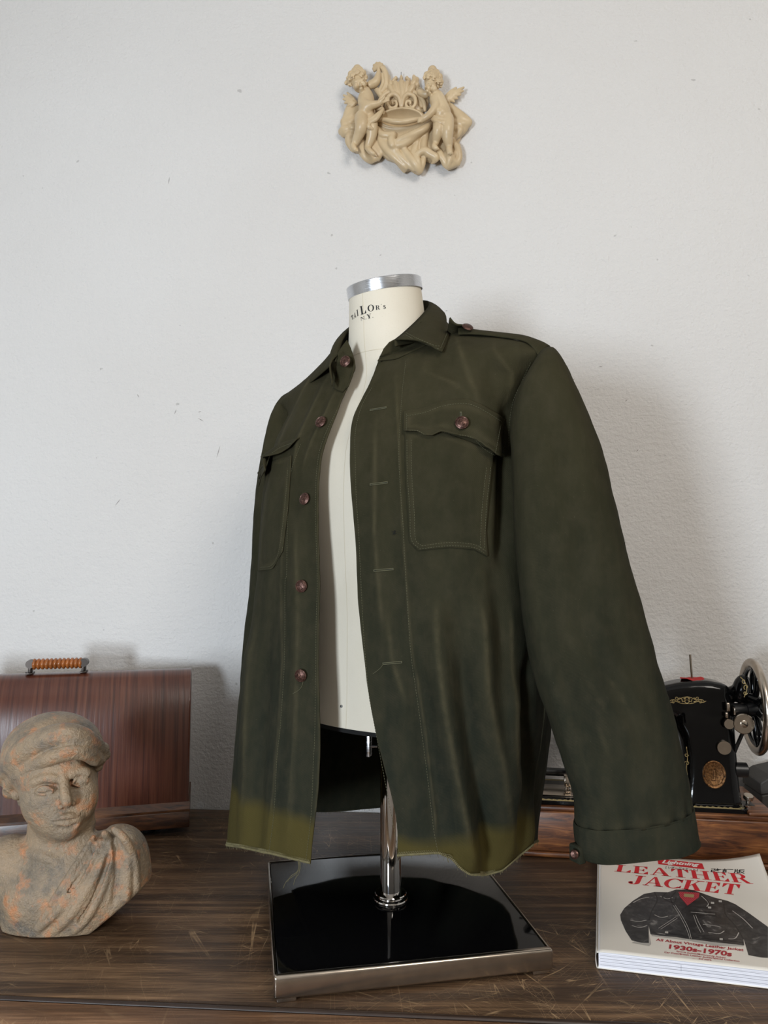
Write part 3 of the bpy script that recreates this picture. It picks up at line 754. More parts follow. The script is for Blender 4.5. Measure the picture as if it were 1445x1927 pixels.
# pockets and flaps: Coons patches laid on the panel
def coons(top, bot, lef, rig, nu, nv):
    T, B, L, R = resample(top, nu), resample(bot, nu), resample(lef, nv), resample(rig, nv)
    u = np.linspace(0, 1, nu)[None, :, None]; v = np.linspace(0, 1, nv)[:, None, None]
    return (1-v)*T[None]+v*B[None]+(1-u)*L[:, None]+u*R[:, None]-((1-u)*(1-v)*T[0]+u*(1-v)*T[-1]+(1-u)*v*B[0]+u*v*B[-1])
def patch(s, top, bot, lef, rig, nu, nv, height, name, parent=jacket, ref=None):
    Q = coons(top, bot, lef, rig, nu, nv); G = np.zeros((nv, nu, 3)); M = np.zeros((nv, nu), bool); N = np.zeros((nv, nu, 3))
    for j in range(nv):
        for i in range(nu):
            p, n = s(*Q[j, i])
            if p is not None: G[j, i] = p; N[j, i] = n; M[j, i] = True
    for j in range(nv):      # points past the outline follow their neighbours
        ok = np.where(M[j])[0]
        if len(ok) < 2: continue
        for i in range(nu):
            if not M[j, i]:
                k = ok[np.argmin(abs(ok-i))]; k2 = k-1 if k-1 in ok else k+1
                G[j, i] = G[j, k]+(G[j, k]-G[j, k2])*(i-k)/(k-k2); N[j, i] = N[j, k]
    N = N/np.maximum(np.linalg.norm(N, axis=-1, keepdims=True), 1e-9)
    # calm the normals, so that the patch is cut from one cloth
    for _ in range(6):
        N[1:-1, 1:-1] = (N[1:-1, 1:-1]+N[:-2, 1:-1]+N[2:, 1:-1]+N[1:-1, :-2]+N[1:-1, 2:])/5
    u = np.linspace(0, 1, nu)[None, :]; v = np.linspace(0, 1, nv)[:, None]
    G = G+N*height(u, v)[..., None]
    mb = MB(); mb.grid(G)
    f0 = G[0, 0], G[0, 1], G[1, 0]
    if np.dot(np.cross(f0[1]-f0[0], f0[2]-f0[0]), N[0, 0]) < 0: mb.f = [f[::-1] for f in mb.f]
    o = mb.build(name, OLIVE, parent, True, None)
    eu, ev = np.minimum(u, 1-u)+0*v, np.minimum(v, 1-v)+0*u; Lu, Lv = np.linalg.norm(G[0, 0]-G[0, -1]), np.linalg.norm(G[0, 0]-G[-1, 0])
    ed = np.minimum(eu*Lu, ev*Lv); light_and_wear(o, .55*np.exp(-(ed/.0012)**2)+.55*np.exp(-((ed-.007)/.003)**2)); solidify(o, .0015, 1)
    return o, BVHTree.FromPolygons([tuple(v_) for v_ in (G+N*.0015).reshape(-1, 3)], mb.f)
edge_ = lambda u, v, w=.05: np.clip(np.minimum(np.minimum(u, 1-u)+0*v, np.minimum(v, 1-v)+0*u)/w, 0, 1)
pk, BPK = patch(SL, [(763, 812), (830, 812), (929, 850)], [(788, 1036), (846, 1030), (893, 1034), (917, 1047)], [(763, 812), (764, 892), (768.6, 964), (771, 1018), (788, 1036)], [(929, 850), (926, 874), (918, 955), (914, 1000), (917, 1047)], 50, 60,
    lambda u, v: .0006+.0022*edge_(u, v, .12), 'pocket')
pk['label'] = 'chest pocket beside the buttonhole edge'
SLP = surf([BL, BPK])
fl, BFL = patch(SLP, [(760.5, 775), (797, 769), (828, 757), (857, 752), (882, 752), (909, 764), (950, 789)], [(761, 814), (786, 815), (799, 822), (815, 823.6), (831, 818), (855, 822), (878, 825), (893, 831), (907, 847), (923, 858), (936, 862)],
    [(760.5, 775), (761, 814)], [(950, 789), (936, 862)], 70, 24, lambda u, v: .0012+v*(.003+.004*np.exp(-((u-.42)/.13)**2)+.009*np.exp(-((u-.86)/.16)**2)), 'pocket_flap')
fl['label'] = 'scalloped pocket flap with a bronze button'
SLF = surf([BL, BPK, BFL])
pkr, BPR = patch(SR, [(515, 866), (550, 858)], [(487, 1075), (515, 1070), (533.4, 1038)], [(515, 866), (500, 930), (491, 1000), (488, 1040), (487, 1075)], [(550, 858), (549, 879), (543, 960), (533.4, 1038)], 30, 50,
    lambda u, v: .0006+.0022*edge_(u, v, .12), 'pocket')
pkr['label'] = 'chest pocket beside the button edge, seen sideways'
SRP = surf([BR, BPR])
flr, BFR = patch(SRP, [(499, 868), (512, 847), (527, 837), (545, 830), (564.5, 825.6)], [(493, 917), (500, 899), (514, 889), (512, 868), (535, 856), (550, 845), (563, 829)], [(499, 868), (494, 895), (493, 917)], [(564.5, 825.6), (563, 829)], 50, 20,
    lambda u, v: .0012+v*(.004+.012*np.exp(-((u-.42)/.2)**2)), 'pocket_flap')
SRF = surf([BR, BPR, BFR])
# double rows of stitches round pockets and flaps
for off in ((3, 3), (11, 9)):
    dx, dy = off
    stitches(SLP, [(763+dx, 828), (764+dx, 892), (768.6+dx, 964), (771+dx, 1014), (788+dx*.5, 1036-dy)], pk); stitches(SLP, [(788+dx*.5, 1036-dy), (846, 1030-dy), (893, 1034-dy), (914, 1046-dy)], pk)
    stitches(SLP, [(926-dx, 880), (918-dx, 955), (914-dx, 1035)], pk)
    stitches(SRP, [(550-dx*.7, 885), (543-dx*.7, 960), (533-dx*.7, 1036), (515-dx*.3, 1069-dy*.6), (490, 1073-dy*.6)], pkr)
stitches(SLF, [(766, 783), (798, 777), (828, 766), (857, 760.5), (882, 760.5), (909, 772), (947, 796)], fl)
stitches(SLF, [(765, 779), (765, 811)], fl); stitches(SLF, [(943, 793), (931, 857)], fl)
stitches(SLF, [(764, 810), (786, 811), (799, 818), (815, 819), (831, 813.5), (855, 817.5), (878, 820.5), (893, 827), (907, 842), (923, 853), (931, 857)], fl)
stitches(SRF, [(512, 853), (527, 843), (545, 836), (560, 831)], flr)

# ------------------------------------------------------------------ buttons, buttonholes, threads
def button(s, px, py, r=.0085, tilt=None, parent=jacket):
    p, n = s(px, py)
    n = unit(n+(np.asarray(tilt) if tilt is not None else 0))
    mb = MB(); c = p+n*.0015
    mb.lathe([(.0015, -.002), (.002, .001), (r*.9, .0012), (r, .0022), (r*.98, .0034), (r*.86, .0040), (r*.80, .0036), (r*.6, .0046), (r*.3, .0052), (0, .0053)], c, n, 28)
    t = unit(np.cross(n, [0, 0, 1])); b = np.cross(t, n)
    for k in range(5):          # worn relief: a small wreath and bars
        a = k*2*PI/5+.4; q = c+(t*math.cos(a)+b*math.sin(a))*r*.48+n*.0049
        mb.tube([q-(t*math.sin(a)-b*math.cos(a))*r*.2, q+n*.0004, q+(t*math.sin(a)-b*math.cos(a))*r*.2], .0006, 5)
    mb.tube([c+t*r*.22+b*r*.2+n*.0052, c-t*r*.22-b*r*.2+n*.0052], .0006, 5); mb.tube([c-t*r*.22+b*r*.2+n*.0052, c+t*r*.22-b*r*.2+n*.0052], .0006, 5)
    return mb.build('button', BRONZE, parent, True, 50)
for px, py, tl in ((606, 796, None), (576, 940, (-.1, -.3, .1)), (569, 1103, (0, -.35, -.05)), (568, 1270, (0, -.3, -.25))):
    button(SR, px, py, .0092, tl)
fb = button(SLF, 869, 797.5, .0094, (-.15, -.2, 0), fl)
def buttonhole(s, p0, p1, parent=jacket):
    P, N = along(s, [p0, p1], 14, .0006)
    t = unit(P[-1]-P[0]); n = N.mean(0); b = np.cross(n, t); L = np.linalg.norm(P[-1]-P[0])
    mb = MB(); c = P.mean(0); mb.cur = 0; m = len(P); h = .0010
    loop = [P[i]+b*h*math.sin(PI*min(1, max(0, (i+.0)/(m-1)))**.5) for i in range(m)]+[P[i]-b*h*math.sin(PI*((i)/(m-1)))**.5 for i in range(m-1, -1, -1)] if False else [P[i]+b*h for i in range(m)]+[P[i]-b*h for i in range(m-1, -1, -1)]
    loop.append(loop[0]); mb.tube(loop, .0005, 5)
    for e in (0, -1): mb.tube([P[e]-b*h*1.5, P[e]+b*h*1.5], .0006, 5)
    mb.cur = 1; mb.add([P[0]-b*h*.7, P[-1]-b*h*.7, P[-1]+b*h*.7, P[0]+b*h*.7], [(0, 1, 2, 3)])
    return mb.build('buttonhole', None, parent, True, None, [THREAD, SLIT])
for a, b in (((697, 772), (727, 767)), ((697, 912), (729, 908)), ((704, 1074), (740, 1071)), ((721, 1249), (756, 1246))):
    buttonhole(SL, a, b)
buttonhole(SLF, (867, 776), (867.5, 788), fl)
def thread(s, pts, name='loose_thread', r=.0003, off=.002, parent=jacket):
    P, N = along(s, pts, 24, off); mb = MB(); mb.tube(P, r, 4); return mb.build(name, THREAD, parent)
thread(SL, [(722, 1250), (718, 1256), (711, 1262), (703, 1268)]); thread(SR, [(572, 1282), (569, 1292), (562, 1300), (553, 1305)])
mb = MB()
for a, b in (((738, 1000), (746, 1005)), ((745, 999), (739, 1006)), ((742, 998), (742, 1007))):
    P, N = along(SL, [a, b], 4, .0008); mb.tube(P, .0004, 4)
mb.build('darned_spot', SLIT, oL)
# raw hem with its overcast edge
def hem(G, parent):
    P = G[0]; mb = MB(); L = np.r_[0, np.cumsum(np.linalg.norm(np.diff(P, axis=0), axis=1))]; s_ = np.arange(0, L[-1], .0012)
    Q = np.stack([np.interp(s_, L, P[:, k]) for k in range(3)], 1); w_ = np.array([0, 0, 1.])
    mb.tube(Q+[0, 0, .0012], .0016+.0005*np.sin(s_*2600), 6)
    mb2 = []
    for i in range(0, len(Q)-2, 2):
        mb.tube([Q[i]+[0, 0, .0005], Q[i]+(Q[min(i+3, len(Q)-1)]-Q[i])*1.0+[0, 0, .0052]], .00045, 4)
    rr_ = random.Random(3)
    for i in range(0, len(Q)-2, 4):
        if rr_.random() < .8:
            d = np.array([rr_.uniform(-.002, .002), rr_.uniform(-.002, .001), -rr_.uniform(.001, .005)]); mb.tube([Q[i], Q[i]+d*.6, Q[i]+d], .00025, 3)
    return mb.build('raw_hem', THREAD2, parent)
hem(GL, oL); hem(GR, oR); hem(GB, oB)
mb = MB()
e = GR[0, 3]
for k, (dx, dz) in enumerate(((-.012, -.030), (-.02, -.026), (-.008, -.018), (-.026, -.034))):
    mb.tube(catmull([e+[-.006+.001*k, 0, .002], e+[dx*.3, -.002, dz*.4], e+[dx*.8, -.001, dz*.7], e+[dx, 0, dz]], 14), .00028, 4)
mb.build('loose_thread', THREAD2, jacket); mb = MB()
e = GL[0, int(.3*150)]
for k, (dx, dz) in enumerate(((-.006, .006), (.007, .004), (.003, -.005))):
    mb.tube(catmull([e+[0, -.002, .004], e+[dx*.6, -.004, dz], e+[dx, -.003, dz*.3]], 10), .0003, 4)
mb.build('loose_thread', THREAD2, jacket)

# ------------------------------------------------------------------ sleeves
def sleeve(rows, name, n=96, split=None, seed=0, folds=()):
    """rows: (left px, right px, depth of axis, half depth)"""
    A_ = np.array([[*atd(*r[0], r[2]), *atd(*r[1], r[2]), r[3]] for r in rows])
    k = 90; A_ = catmull(A_, k)
    th = np.linspace(0, 2*PI, n, endpoint=False); G = np.zeros((k, n, 3))
    for i in range(k):
        l, r, t = A_[i, :3], A_[i, 3:6], A_[i, 6]; c = (l+r)/2; h = (r-l)/2
        dpt = np.array([.12, 1, 0]); s_, c_ = np.sin(th), np.cos(th)
        e = 2/2.3
        G[i] = c+h*(np.sign(c_)*np.abs(c_)**e)[:, None]+unit(dpt)*t*(-np.sign(s_)*np.abs(s_)**e)[:, None]
    N = grid_normals(np.concatenate([G[:, -1:], G, G[:, :1]], 1))[:, 1:-1]
    c = G.mean(1, keepdims=True)
    if (N*(G-c)).sum() < 0: N = -N
    v = np.linspace(0, 1, k)[:, None]; D = .0034*vnoise(G+seed, (14, 14, 4))+.0016*vnoise(G+seed, (34, 34, 12))+.0008*vnoise(G+seed, (70, 70, 50))
    XY = proj(G); fr = (G[..., 1] < c[..., 1]+.01)
    for f in folds: D += ridge(G, XY, *f)*fr
    D *= np.clip(v/.06, 0, 1)*np.clip((1.02-v)/.06, 0, 1)
    return G+N*D[..., None], N
SLV = [((1018, 664), (1036, 657), .972, .012), ((1008, 676), (1045, 668), .966, .035), ((988, 706), (1062, 700), .958, .056), ((969, 745), (1080, 738), .952, .062), ((962, 802), (1106, 798), .948, .060), ((964, 866), (1130, 858), .946, .060), ((968, 955), (1154, 945), .945, .060), ((974, 1055), (1179, 1045), .944, .058),
       ((984, 1155), (1206, 1145), .944, .056), ((1003, 1258), (1234, 1244), .945, .055), ((1035, 1353), (1260, 1338), .947, .053), ((1060, 1432), (1279, 1414), .949, .052), ((1079, 1496), (1292, 1470), .951, .05), ((1085, 1553), (1299, 1521), .952, .046)]
FS = [([(1060, 1180), (1120, 1290), (1160, 1360), (1195, 1420)], .005, 16), ([(1120, 1170), (1170, 1270), (1215, 1360)], .004, 16), ([(1040, 1230), (1085, 1330), (1120, 1420), (1150, 1480)], -.004, 16), ([(1010, 800), (1012, 900), (1008, 1000)], .003, 18), ([(1050, 850), (1085, 1000), (1100, 1120)], -.003, 20), ([(1010, 1150), (1040, 1300), (1080, 1420), (1110, 1500)], .004, 14)]
GS, _ = sleeve(SLV, 'sleeve', folds=FS, seed=1)
# puckers above the cuff seam
k = np.linspace(0, 1, 90)[:, None]; thv = np.linspace(0, 2*PI, 96, endpoint=False)[None]
GS += (np.clip((k-.93)/.07, 0, 1)*np.array(np.sin(thv*17)*.0016))[..., None]*np.array([.3, -1, 0])
XYs = proj(GS); ws = np.zeros(GS.shape[:2])
for l in ([(1096, 1262), (1109, 1287), (1128, 1318), (1146, 1352)], [(1138, 1262), (1150, 1284), (1172, 1318), (1194, 1356)], [(1128, 1360), (1136, 1400), (1142, 1430)], [(1085, 1395), (1100, 1440), (1108, 1480)]):
    ws = np.maximum(ws, .7*ridge(GS, XYs, l, 1.0, 2.6)*(GS[..., 1] < GS[..., 1].mean(1, keepdims=True)))  # crease highlights painted into the sleeve colour
ws = np.maximum(ws, np.clip((k-.965)/.03, 0, 1)*(.35+.3*np.sin(thv*17)))
mb = MB(); mb.grid(GS, True); mb.f = [f[::-1] for f in mb.f]; slo = light_and_wear(mb.build('sleeve', OLIVE, jacket, True, None), ws); solidify(slo, .0016, -1)
BS = BVHTree.FromPolygons([tuple(v) for v in mb.v], mb.f)
def cuff(rows, name, n=96):
    G, _ = sleeve(rows, name, n, seed=4); mb = MB(); mb.grid(G, True); mb.f = [f[::-1] for f in mb.f]
    o = mb.build(name, OLIVE, jacket, True, None); solidify(o, .0026, -1); return o, G
cf, GC = cuff([((1084, 1549), (1300, 1517), .952, .047), ((1086, 1570), (1304, 1541), .951, .048), ((1089, 1590), (1309, 1566), .950, .048), ((1094, 1606), (1313, 1583), .950, .047)], 'cuff')
stitches(surf([BVHTree.FromPolygons([tuple(v) for v in GC.reshape(-1, 3)], MB().grid(GC, True).f)]), [(1104, 1616), (1150, 1615), (1220, 1605), (1306, 1586)], cf, .004)
# little placket tab and snap at the cuff opening
c0 = atd(1090, 1611, .925)
mb = MB(); mb.box(c0+[.001, .012, -.001], (.012, .02, .022), rotz(.5), .003); mb.build('cuff_tab', OLIVE, cf)
mb = MB(); mb.lathe([(.001, 0), (.0052, .0), (.0056, .0015), (.004, .0028), (.0022, .0022), (0, .002)], c0+[-.006, 0, .002], unit([-.55, -.8, .25]), 20); mb.build('snap', BRONZE, cf)
# the far sleeve hangs behind the body
SLV2 = [((529, 752), (560, 735), 1.275, .012), ((519, 772), (585, 752), 1.28, .038), ((509, 800), (585, 790), 1.285, .050), ((498, 850), (590, 850), 1.29, .056), ((488, 910), (590, 910), 1.292, .058), ((481, 1000), (588, 1000), 1.295, .058), ((474, 1120), (585, 1120), 1.297, .056), ((464, 1190), (582, 1190), 1.297, .054),
        ((457, 1290), (580, 1290), 1.297, .052), ((458, 1360), (578, 1360), 1.297, .048)]
G2, _ = sleeve(SLV2, 'sleeve', seed=9)
mb = MB(); mb.grid(G2, True); mb.f = [f[::-1] for f in mb.f]; o2 = mb.build('sleeve', OLIVE, jacket, True, None); solidify(o2, .0016, -1); o2['label'] = 'sleeve hanging on the far side'
cuff([((456, 1356), (579, 1356), 1.297, .048), ((457, 1390), (579, 1390), 1.297, .048), ((459, 1425), (579, 1425), 1.297, .047)], 'cuff')

# ------------------------------------------------------------------ collar
#   fold line px, depth   | leaf edge px, depth
CO = [((742, 640), 1.035, (832, 662), .990), ((757, 628), 1.048, (838, 650), 1.005), ((776, 611), 1.065, (844, 632), 1.040), ((796, 591), 1.090, (846, 619), 1.085), ((808, 573), 1.140, (838, 607), 1.165),
      ((796, 566), 1.195, (800, 590), 1.235), ((740, 572), 1.215, (735, 610), 1.262), ((690, 592), 1.205, (668, 640), 1.255), ((664, 612), 1.165, (640, 655), 1.205), ((648, 632), 1.125, (628, 684), 1.140), ((640, 652), 1.095, (623, 706), 1.095), ((637, 668), 1.075, (624, 727), 1.060)]
fold = catmull(np.array([atd(*c[0], c[1]) for c in CO]), 80); leaf = catmull(np.array([atd(*c[2], c[3]) for c in CO]), 80)
cenc = np.array([AX[0], AX[1], .9])
rows = []
for t in np.linspace(0, 1, 9):
    mid = fold*(1-t)+leaf*t; out = mid-cenc; out[:, 2] = 0; out /= np.linalg.norm(out, axis=1)[:, None]
    up = np.array([0, 0, 1.])
    rows.append(mid+out*(.010*math.sin(PI*min(1, t*1.15)))+up*(.004*math.sin(PI*t)))
inner = []; ENDK = (.30+.70*np.clip(np.minimum(np.linspace(0, 1, 80), np.linspace(1, 0, 80))/.16, 0, 1))[:, None]
for t in np.linspace(1, 0, 5)[:-1]:      # the stand inside: down from the fold to the neckline
    base = fold*1.0; out = base-cenc; out[:, 2] = 0; out /= np.linalg.norm(out, axis=1)[:, None]
    inner.append(base+np.array([0, 0, -.040])*t*ENDK+out*(.016*t*ENDK+.001))
Gc = np.array(inner+rows); Gc += (.0012*vnoise(Gc, (30, 30, 30)))[..., None]*np.array([.3, -.8, .4])
mb = MB(); mb.grid(Gc); clo = mb.build('collar', OLIVE, jacket, True, None); solidify(clo, .0024, 0)
BC = BVHTree.FromPolygons([tuple(v) for v in mb.v], mb.f)
SCo = surf([BC])
for d in (0, 5):
    stitches(SCo, [(764, 632-d), (780, 641-d), (800, 650-d), (818, 657-d), (828, 658-d)], clo, .0045, off=.0016)
stitches(SCo, [(829, 657), (834, 645), (841, 628)], clo, .0045, off=.0016)
# top button on the standing edge by the throat
def stand_piece(top, bot, lef, rig, name, S_=None, da=1.070, db=1.064):
    S_ = S_ or SR
    Q = coons(top, bot, lef, rig, 14, 18); G = np.zeros((18, 14, 3))
    for j in range(18):
        for i in range(14):
            p, n = S_(*Q[j, i]); t = j/17; d0 = da+(db-da)*i/13
            d1 = (p[1]-.0014) if p is not None else d0
            if p is not None: d0 = min(d0, d1)
            G[j, i] = atd(*Q[j, i], d0*(1-t*t)+d1*t*t)
    mb = MB(); mb.grid(G); o = mb.build(name, OLIVE, jacket, True, None); solidify(o, .0022, 0); return o
stand_piece([(636, 664), (645, 650), (653, 640)], [(628, 732), (645, 738), (655, 727)], [(636, 664), (633, 696), (628, 732)], [(653, 640), (660, 655), (666, 673), (668, 694), (655, 727)], 'collar_stand')
stand_piece([(733, 644), (754, 632), (792, 606)], [(711, 680), (745, 676), (802, 650)], [(733, 644), (722, 656), (711, 680)], [(792, 606), (798, 630), (802, 650)], 'collar_stand', SL, 1.040, 1.060)
pb = atd(651, 681, 1.058)
mb = MB()
n_ = unit([-.45, -.85, .05])
r = .0088
mb.lathe([(.0015, -.002), (.002, .001), (r*.9, .0012), (r, .0022), (r*.98, .0034), (r*.86, .0040), (r*.80, .0036), (r*.6, .0046), (r*.3, .0052), (0, .0053)], pb, n_, 28); mb.tube([pb+n_*.005+[-.002, 0, -.002], pb+n_*.0052+[.002, 0, .002]], .0006, 5); mb.tube([pb+n_*.005+[.002, 0, -.002], pb+n_*.0052+[-.002, 0, .002]], .0006, 5)
mb.build('button', BRONZE, jacket, True, 50)

# ------------------------------------------------------------------ shoulder straps
def strap(front, ridge_, back, name, lift=.0035):
    F_, R2, B_ = catmull(front, 40), catmull(ridge_, 40), catmull(back, 40)
    G = np.zeros((9, 40, 3))
    for k, t in enumerate(np.linspace(0, 1, 9)):
        G[k] = F_*(1-t)*(1-2*t)+4*R2*t*(1-t)+B_*t*(2*t-1)
    G[..., 2] += lift
    mb = MB(); mb.grid(G); o = mb.build(name, OLIVE, jacket, True, None); solidify(o, .0022, 0); return o
def P_(l): return np.array([atd(x, y, d) for x, y, d in l])
sp = strap(P_([(862, 634, 1.03), (880, 633, 1.025), (905, 634, 1.015), (940, 638, 1.0), (985, 646, .975), (1003, 660, .962), (1013, 675, .956)]),
           P_([(862, 617, 1.05), (880, 623, 1.045), (905, 627, 1.035), (940, 631, 1.02), (985, 637, .995), (1015, 648, .978), (1030, 657, .97)]),
           P_([(862, 620, 1.075), (880, 625, 1.07), (905, 629, 1.06), (940, 632, 1.045), (985, 638, 1.02), (1018, 650, 1.0), (1034, 660, .99)]), 'shoulder_strap')
# its loose button end, curled up beside the collar
mb = MB(); ce = atd(868, 626, 1.035)
g = []
for t in np.linspace(0, 1, 12):
    x = -.030*t+.012; z = .004+.014*t*t+.004*math.sin(t*6); g.append([ce+[x, y_, z-.002+.004*math.sin(y_*90+t*3)] for y_ in np.linspace(-.012, .022, 8)])
mb.grid(g); oe = mb.build('strap_end', OLIVE, sp, True, None); solidify(oe, .0024, 0)
mb = MB(); mb.lathe([(.001, 0), (.008, 0), (.0085, .001), (.006, .0026), (0, .003)], ce+[.008, -.012, .004], unit([.2, -.75, .6]), 20); mb.build('snap', BRONZE, sp)
strap(P_([(622, 692, 1.075), (606, 706, 1.11), (572, 734, 1.17), (533, 764, 1.235)]), P_([(622, 671, 1.10), (605, 690, 1.135), (570, 723, 1.2), (530, 753, 1.27)]), P_([(624, 672, 1.13), (607, 691, 1.165), (572, 724, 1.23), (534, 752, 1.30)]), 'shoulder_strap')
# ------------------------------------------------------------------ clay: a small sculpting kit (distance field -> mesh)
class Clay:
    """smooth unions and cuts on a voxel grid; millimetres"""
    def __init__(s, lo, hi, h):
        s.lo = np.asarray(lo, float); s.h = h; s.n = np.ceil((np.asarray(hi, float)-s.lo)/h).astype(int)+1
        s.D = np.full(s.n, 50.0, np.float32)
        s.ax = [s.lo[k]+h*np.arange(s.n[k]) for k in range(3)]
    def win(s, lo, hi):
        a = np.clip(np.floor((np.asarray(lo)-s.lo)/s.h).astype(int), 0, s.n); b = np.clip(np.ceil((np.asarray(hi)-s.lo)/s.h).astype(int)+1, 0, s.n)
        sl = tuple(slice(a[k], b[k]) for k in range(3))
        X, Y, Z = np.meshgrid(*[s.ax[k][sl[k]].astype(np.float32) for k in range(3)], indexing='ij', sparse=True)
        return sl, X, Y, Z
    def put(s, sl, d, k, cut=False):
        e = s.D[sl]
        if e.size == 0: return
        if cut:
            h = np.clip(.5-.5*(e+d)/k, 0, 1); s.D[sl] = e*(1-h)+(-d)*h+k*h*(1-h)
        else:
            h = np.clip(.5+.5*(e-d)/k, 0, 1); s.D[sl] = e*(1-h)+d*h-k*h*(1-h)
    def ell(s, c, r, R=None, k=3., cut=False):
        c = np.asarray(c, float); r = np.asarray(r, float); m = max(r)+k+6
        ext = m if R is not None else r+k+6
        sl, X, Y, Z = s.win(c-ext, c+ext); X, Y, Z = X-c[0], Y-c[1], Z-c[2]
        if R is not None:
            R = np.asarray(R); X, Y, Z = (R[0, 0]*X+R[1, 0]*Y+R[2, 0]*Z, R[0, 1]*X+R[1, 1]*Y+R[2, 1]*Z, R[0, 2]*X+R[1, 2]*Y+R[2, 2]*Z)
        k0 = np.sqrt((X/r[0])**2+(Y/r[1])**2+(Z/r[2])**2); k1 = np.sqrt((X/r[0]**2)**2+(Y/r[1]**2)**2+(Z/r[2]**2)**2)
        s.put(sl, k0*(k0-1)/np.maximum(k1, 1e-6), k, cut); return s
    def cap(s, a, b, ra, rb=None, k=2., cut=False):
        rb = ra if rb is None else rb; a = np.asarray(a, float); b = np.asarray(b, float); m = max(ra, rb)+k+4
        sl, X, Y, Z = s.win(np.minimum(a, b)-m, np.maximum(a, b)+m); v = b-a; L = max(float(v@v), 1e-9)
        t = np.clip(((X-a[0])*v[0]+(Y-a[1])*v[1]+(Z-a[2])*v[2])/L, 0, 1)
        d = np.sqrt((X-a[0]-t*v[0])**2+(Y-a[1]-t*v[1])**2+(Z-a[2]-t*v[2])**2)-(ra+(rb-ra)*t)
        s.put(sl, d, k, cut); return s
    def rope(s, pts, r, k=2., cut=False, n=None):
        P = catmull(pts, n or max(6, 4*len(pts))) if len(pts) > 2 else np.asarray(pts, float)
        r = np.interp(np.linspace(0, 1, len(P)), np.linspace(0, 1, len(np.atleast_1d(r))), np.atleast_1d(r)) if np.ndim(r) else np.full(len(P), r)
        for i in range(len(P)-1): s.cap(P[i], P[i+1], r[i], r[i+1], k, cut)
        return s
    def box(s, c, half, R=None, rnd=1., k=2., cut=False):
        c = np.asarray(c, float); half = np.asarray(half, float); m = np.linalg.norm(half)+k+4
        sl, X, Y, Z = s.win(c-m, c+m); X, Y, Z = X-c[0], Y-c[1], Z-c[2]
        if R is not None:
            R = np.asarray(R); X, Y, Z = (R[0, 0]*X+R[1, 0]*Y+R[2, 0]*Z, R[0, 1]*X+R[1, 1]*Y+R[2, 1]*Z, R[0, 2]*X+R[1, 2]*Y+R[2, 2]*Z)
        qx, qy, qz = np.abs(X)-half[0]+rnd, np.abs(Y)-half[1]+rnd, np.abs(Z)-half[2]+rnd
        d = np.sqrt(np.maximum(qx, 0)**2+np.maximum(qy, 0)**2+np.maximum(qz, 0)**2)+np.minimum(np.maximum(np.maximum(qx, qy), qz), 0)-rnd
        s.put(sl, d, k, cut); return s
    def poly(s, pts, y0, y1, rnd=2., k=3., cut=False):
        """a flat outline (x, z) given depth from y0 to y1, softened edges"""
        P = np.asarray(pts, float); lo = np.array([P[:, 0].min(), y0, P[:, 1].min()])-k-4; hi = np.array([P[:, 0].max(), y1, P[:, 1].max()])+k+4
        sl, X, Y, Z = s.win(lo, hi); x, z = X[:, 0, :], Z[:, 0, :]; d = np.full(np.broadcast(x, z).shape, 1e9, np.float32); ins = np.zeros(d.shape, bool)
        for i in range(len(P)):
            a, b = P[i], P[(i+1) % len(P)]; e = b-a; t = np.clip(((x-a[0])*e[0]+(z-a[1])*e[1])/max(e@e, 1e-9), 0, 1)
            d = np.minimum(d, (x-a[0]-t*e[0])**2+(z-a[1]-t*e[1])**2)
            c = ((a[1] > z) != (b[1] > z)) & (x < (b[0]-a[0])*(z-a[1])/(b[1]-a[1]+1e-12)+a[0]); ins ^= c
        d2 = np.where(ins, -np.sqrt(d), np.sqrt(d))[:, None, :]+rnd; dy = np.abs(Y-(y0+y1)/2)-(y1-y0)/2+rnd
        dd = np.sqrt(np.maximum(d2, 0)**2+np.maximum(dy, 0)**2)+np.minimum(np.maximum(d2, dy), 0)-rnd
        s.put(sl, dd.astype(np.float32), k, cut); return s
    def plane(s, p, n, k=3.):
        """cut away everything on the side n points to"""
        n = unit(n); sl, X, Y, Z = s.win(s.lo, s.lo+s.h*s.n); d = -((X-p[0])*n[0]+(Y-p[1])*n[1]+(Z-p[2])*n[2])
        e = s.D; h = np.clip(.5-.5*(e+d)/k, 0, 1); s.D = (e*(1-h)+(-d)*h+k*h*(1-h)).astype(np.float32); return s
    def front(s, x, z, deep=True):
        """depth of the surface seen from -y at (x, z)"""
        i = int(round((x-s.lo[0])/s.h)); j = int(round((z-s.lo[2])/s.h))
        i = min(max(i, 0), s.n[0]-1); j = min(max(j, 0), s.n[2]-1); c = np.where(s.D[i, :, j] < 0)[0]
        return s.ax[1][c[0]] if len(c) else None
    def mesh(s):
        D = s.D; sg = D < 0; nx, ny, nz = D.shape
        cnt = np.zeros((nx-1, ny-1, nz-1), np.float32); acc = np.zeros((3, nx-1, ny-1, nz-1), np.float32)
        corner = lambda A, i, j, k: A[i:nx-1+i, j:ny-1+j, k:nz-1+k]
        for a in range(3):
            for p in range(2):
                for q in range(2):
                    o0 = [0, 0, 0]; o1 = [0, 0, 0]; u, v = [k for k in range(3) if k != a]
                    o0[u] = o1[u] = p; o0[v] = o1[v] = q; o1[a] = 1
                    d0, d1 = corner(D, *o0), corner(D, *o1); m = (d0 < 0) != (d1 < 0)
                    t = np.where(m, d0/np.where(m, d0-d1, 1), 0); cnt += m
                    for k in range(3): acc[k] += m*(o0[k]+(t if k == a else 0))
        act = cnt > 0; idx = np.full(cnt.shape, -1, np.int64); idx[act] = np.arange(act.sum())
        I = np.argwhere(act); V = s.lo+s.h*(I+np.stack([acc[k][act]/cnt[act] for k in range(3)], 1)); Q = []
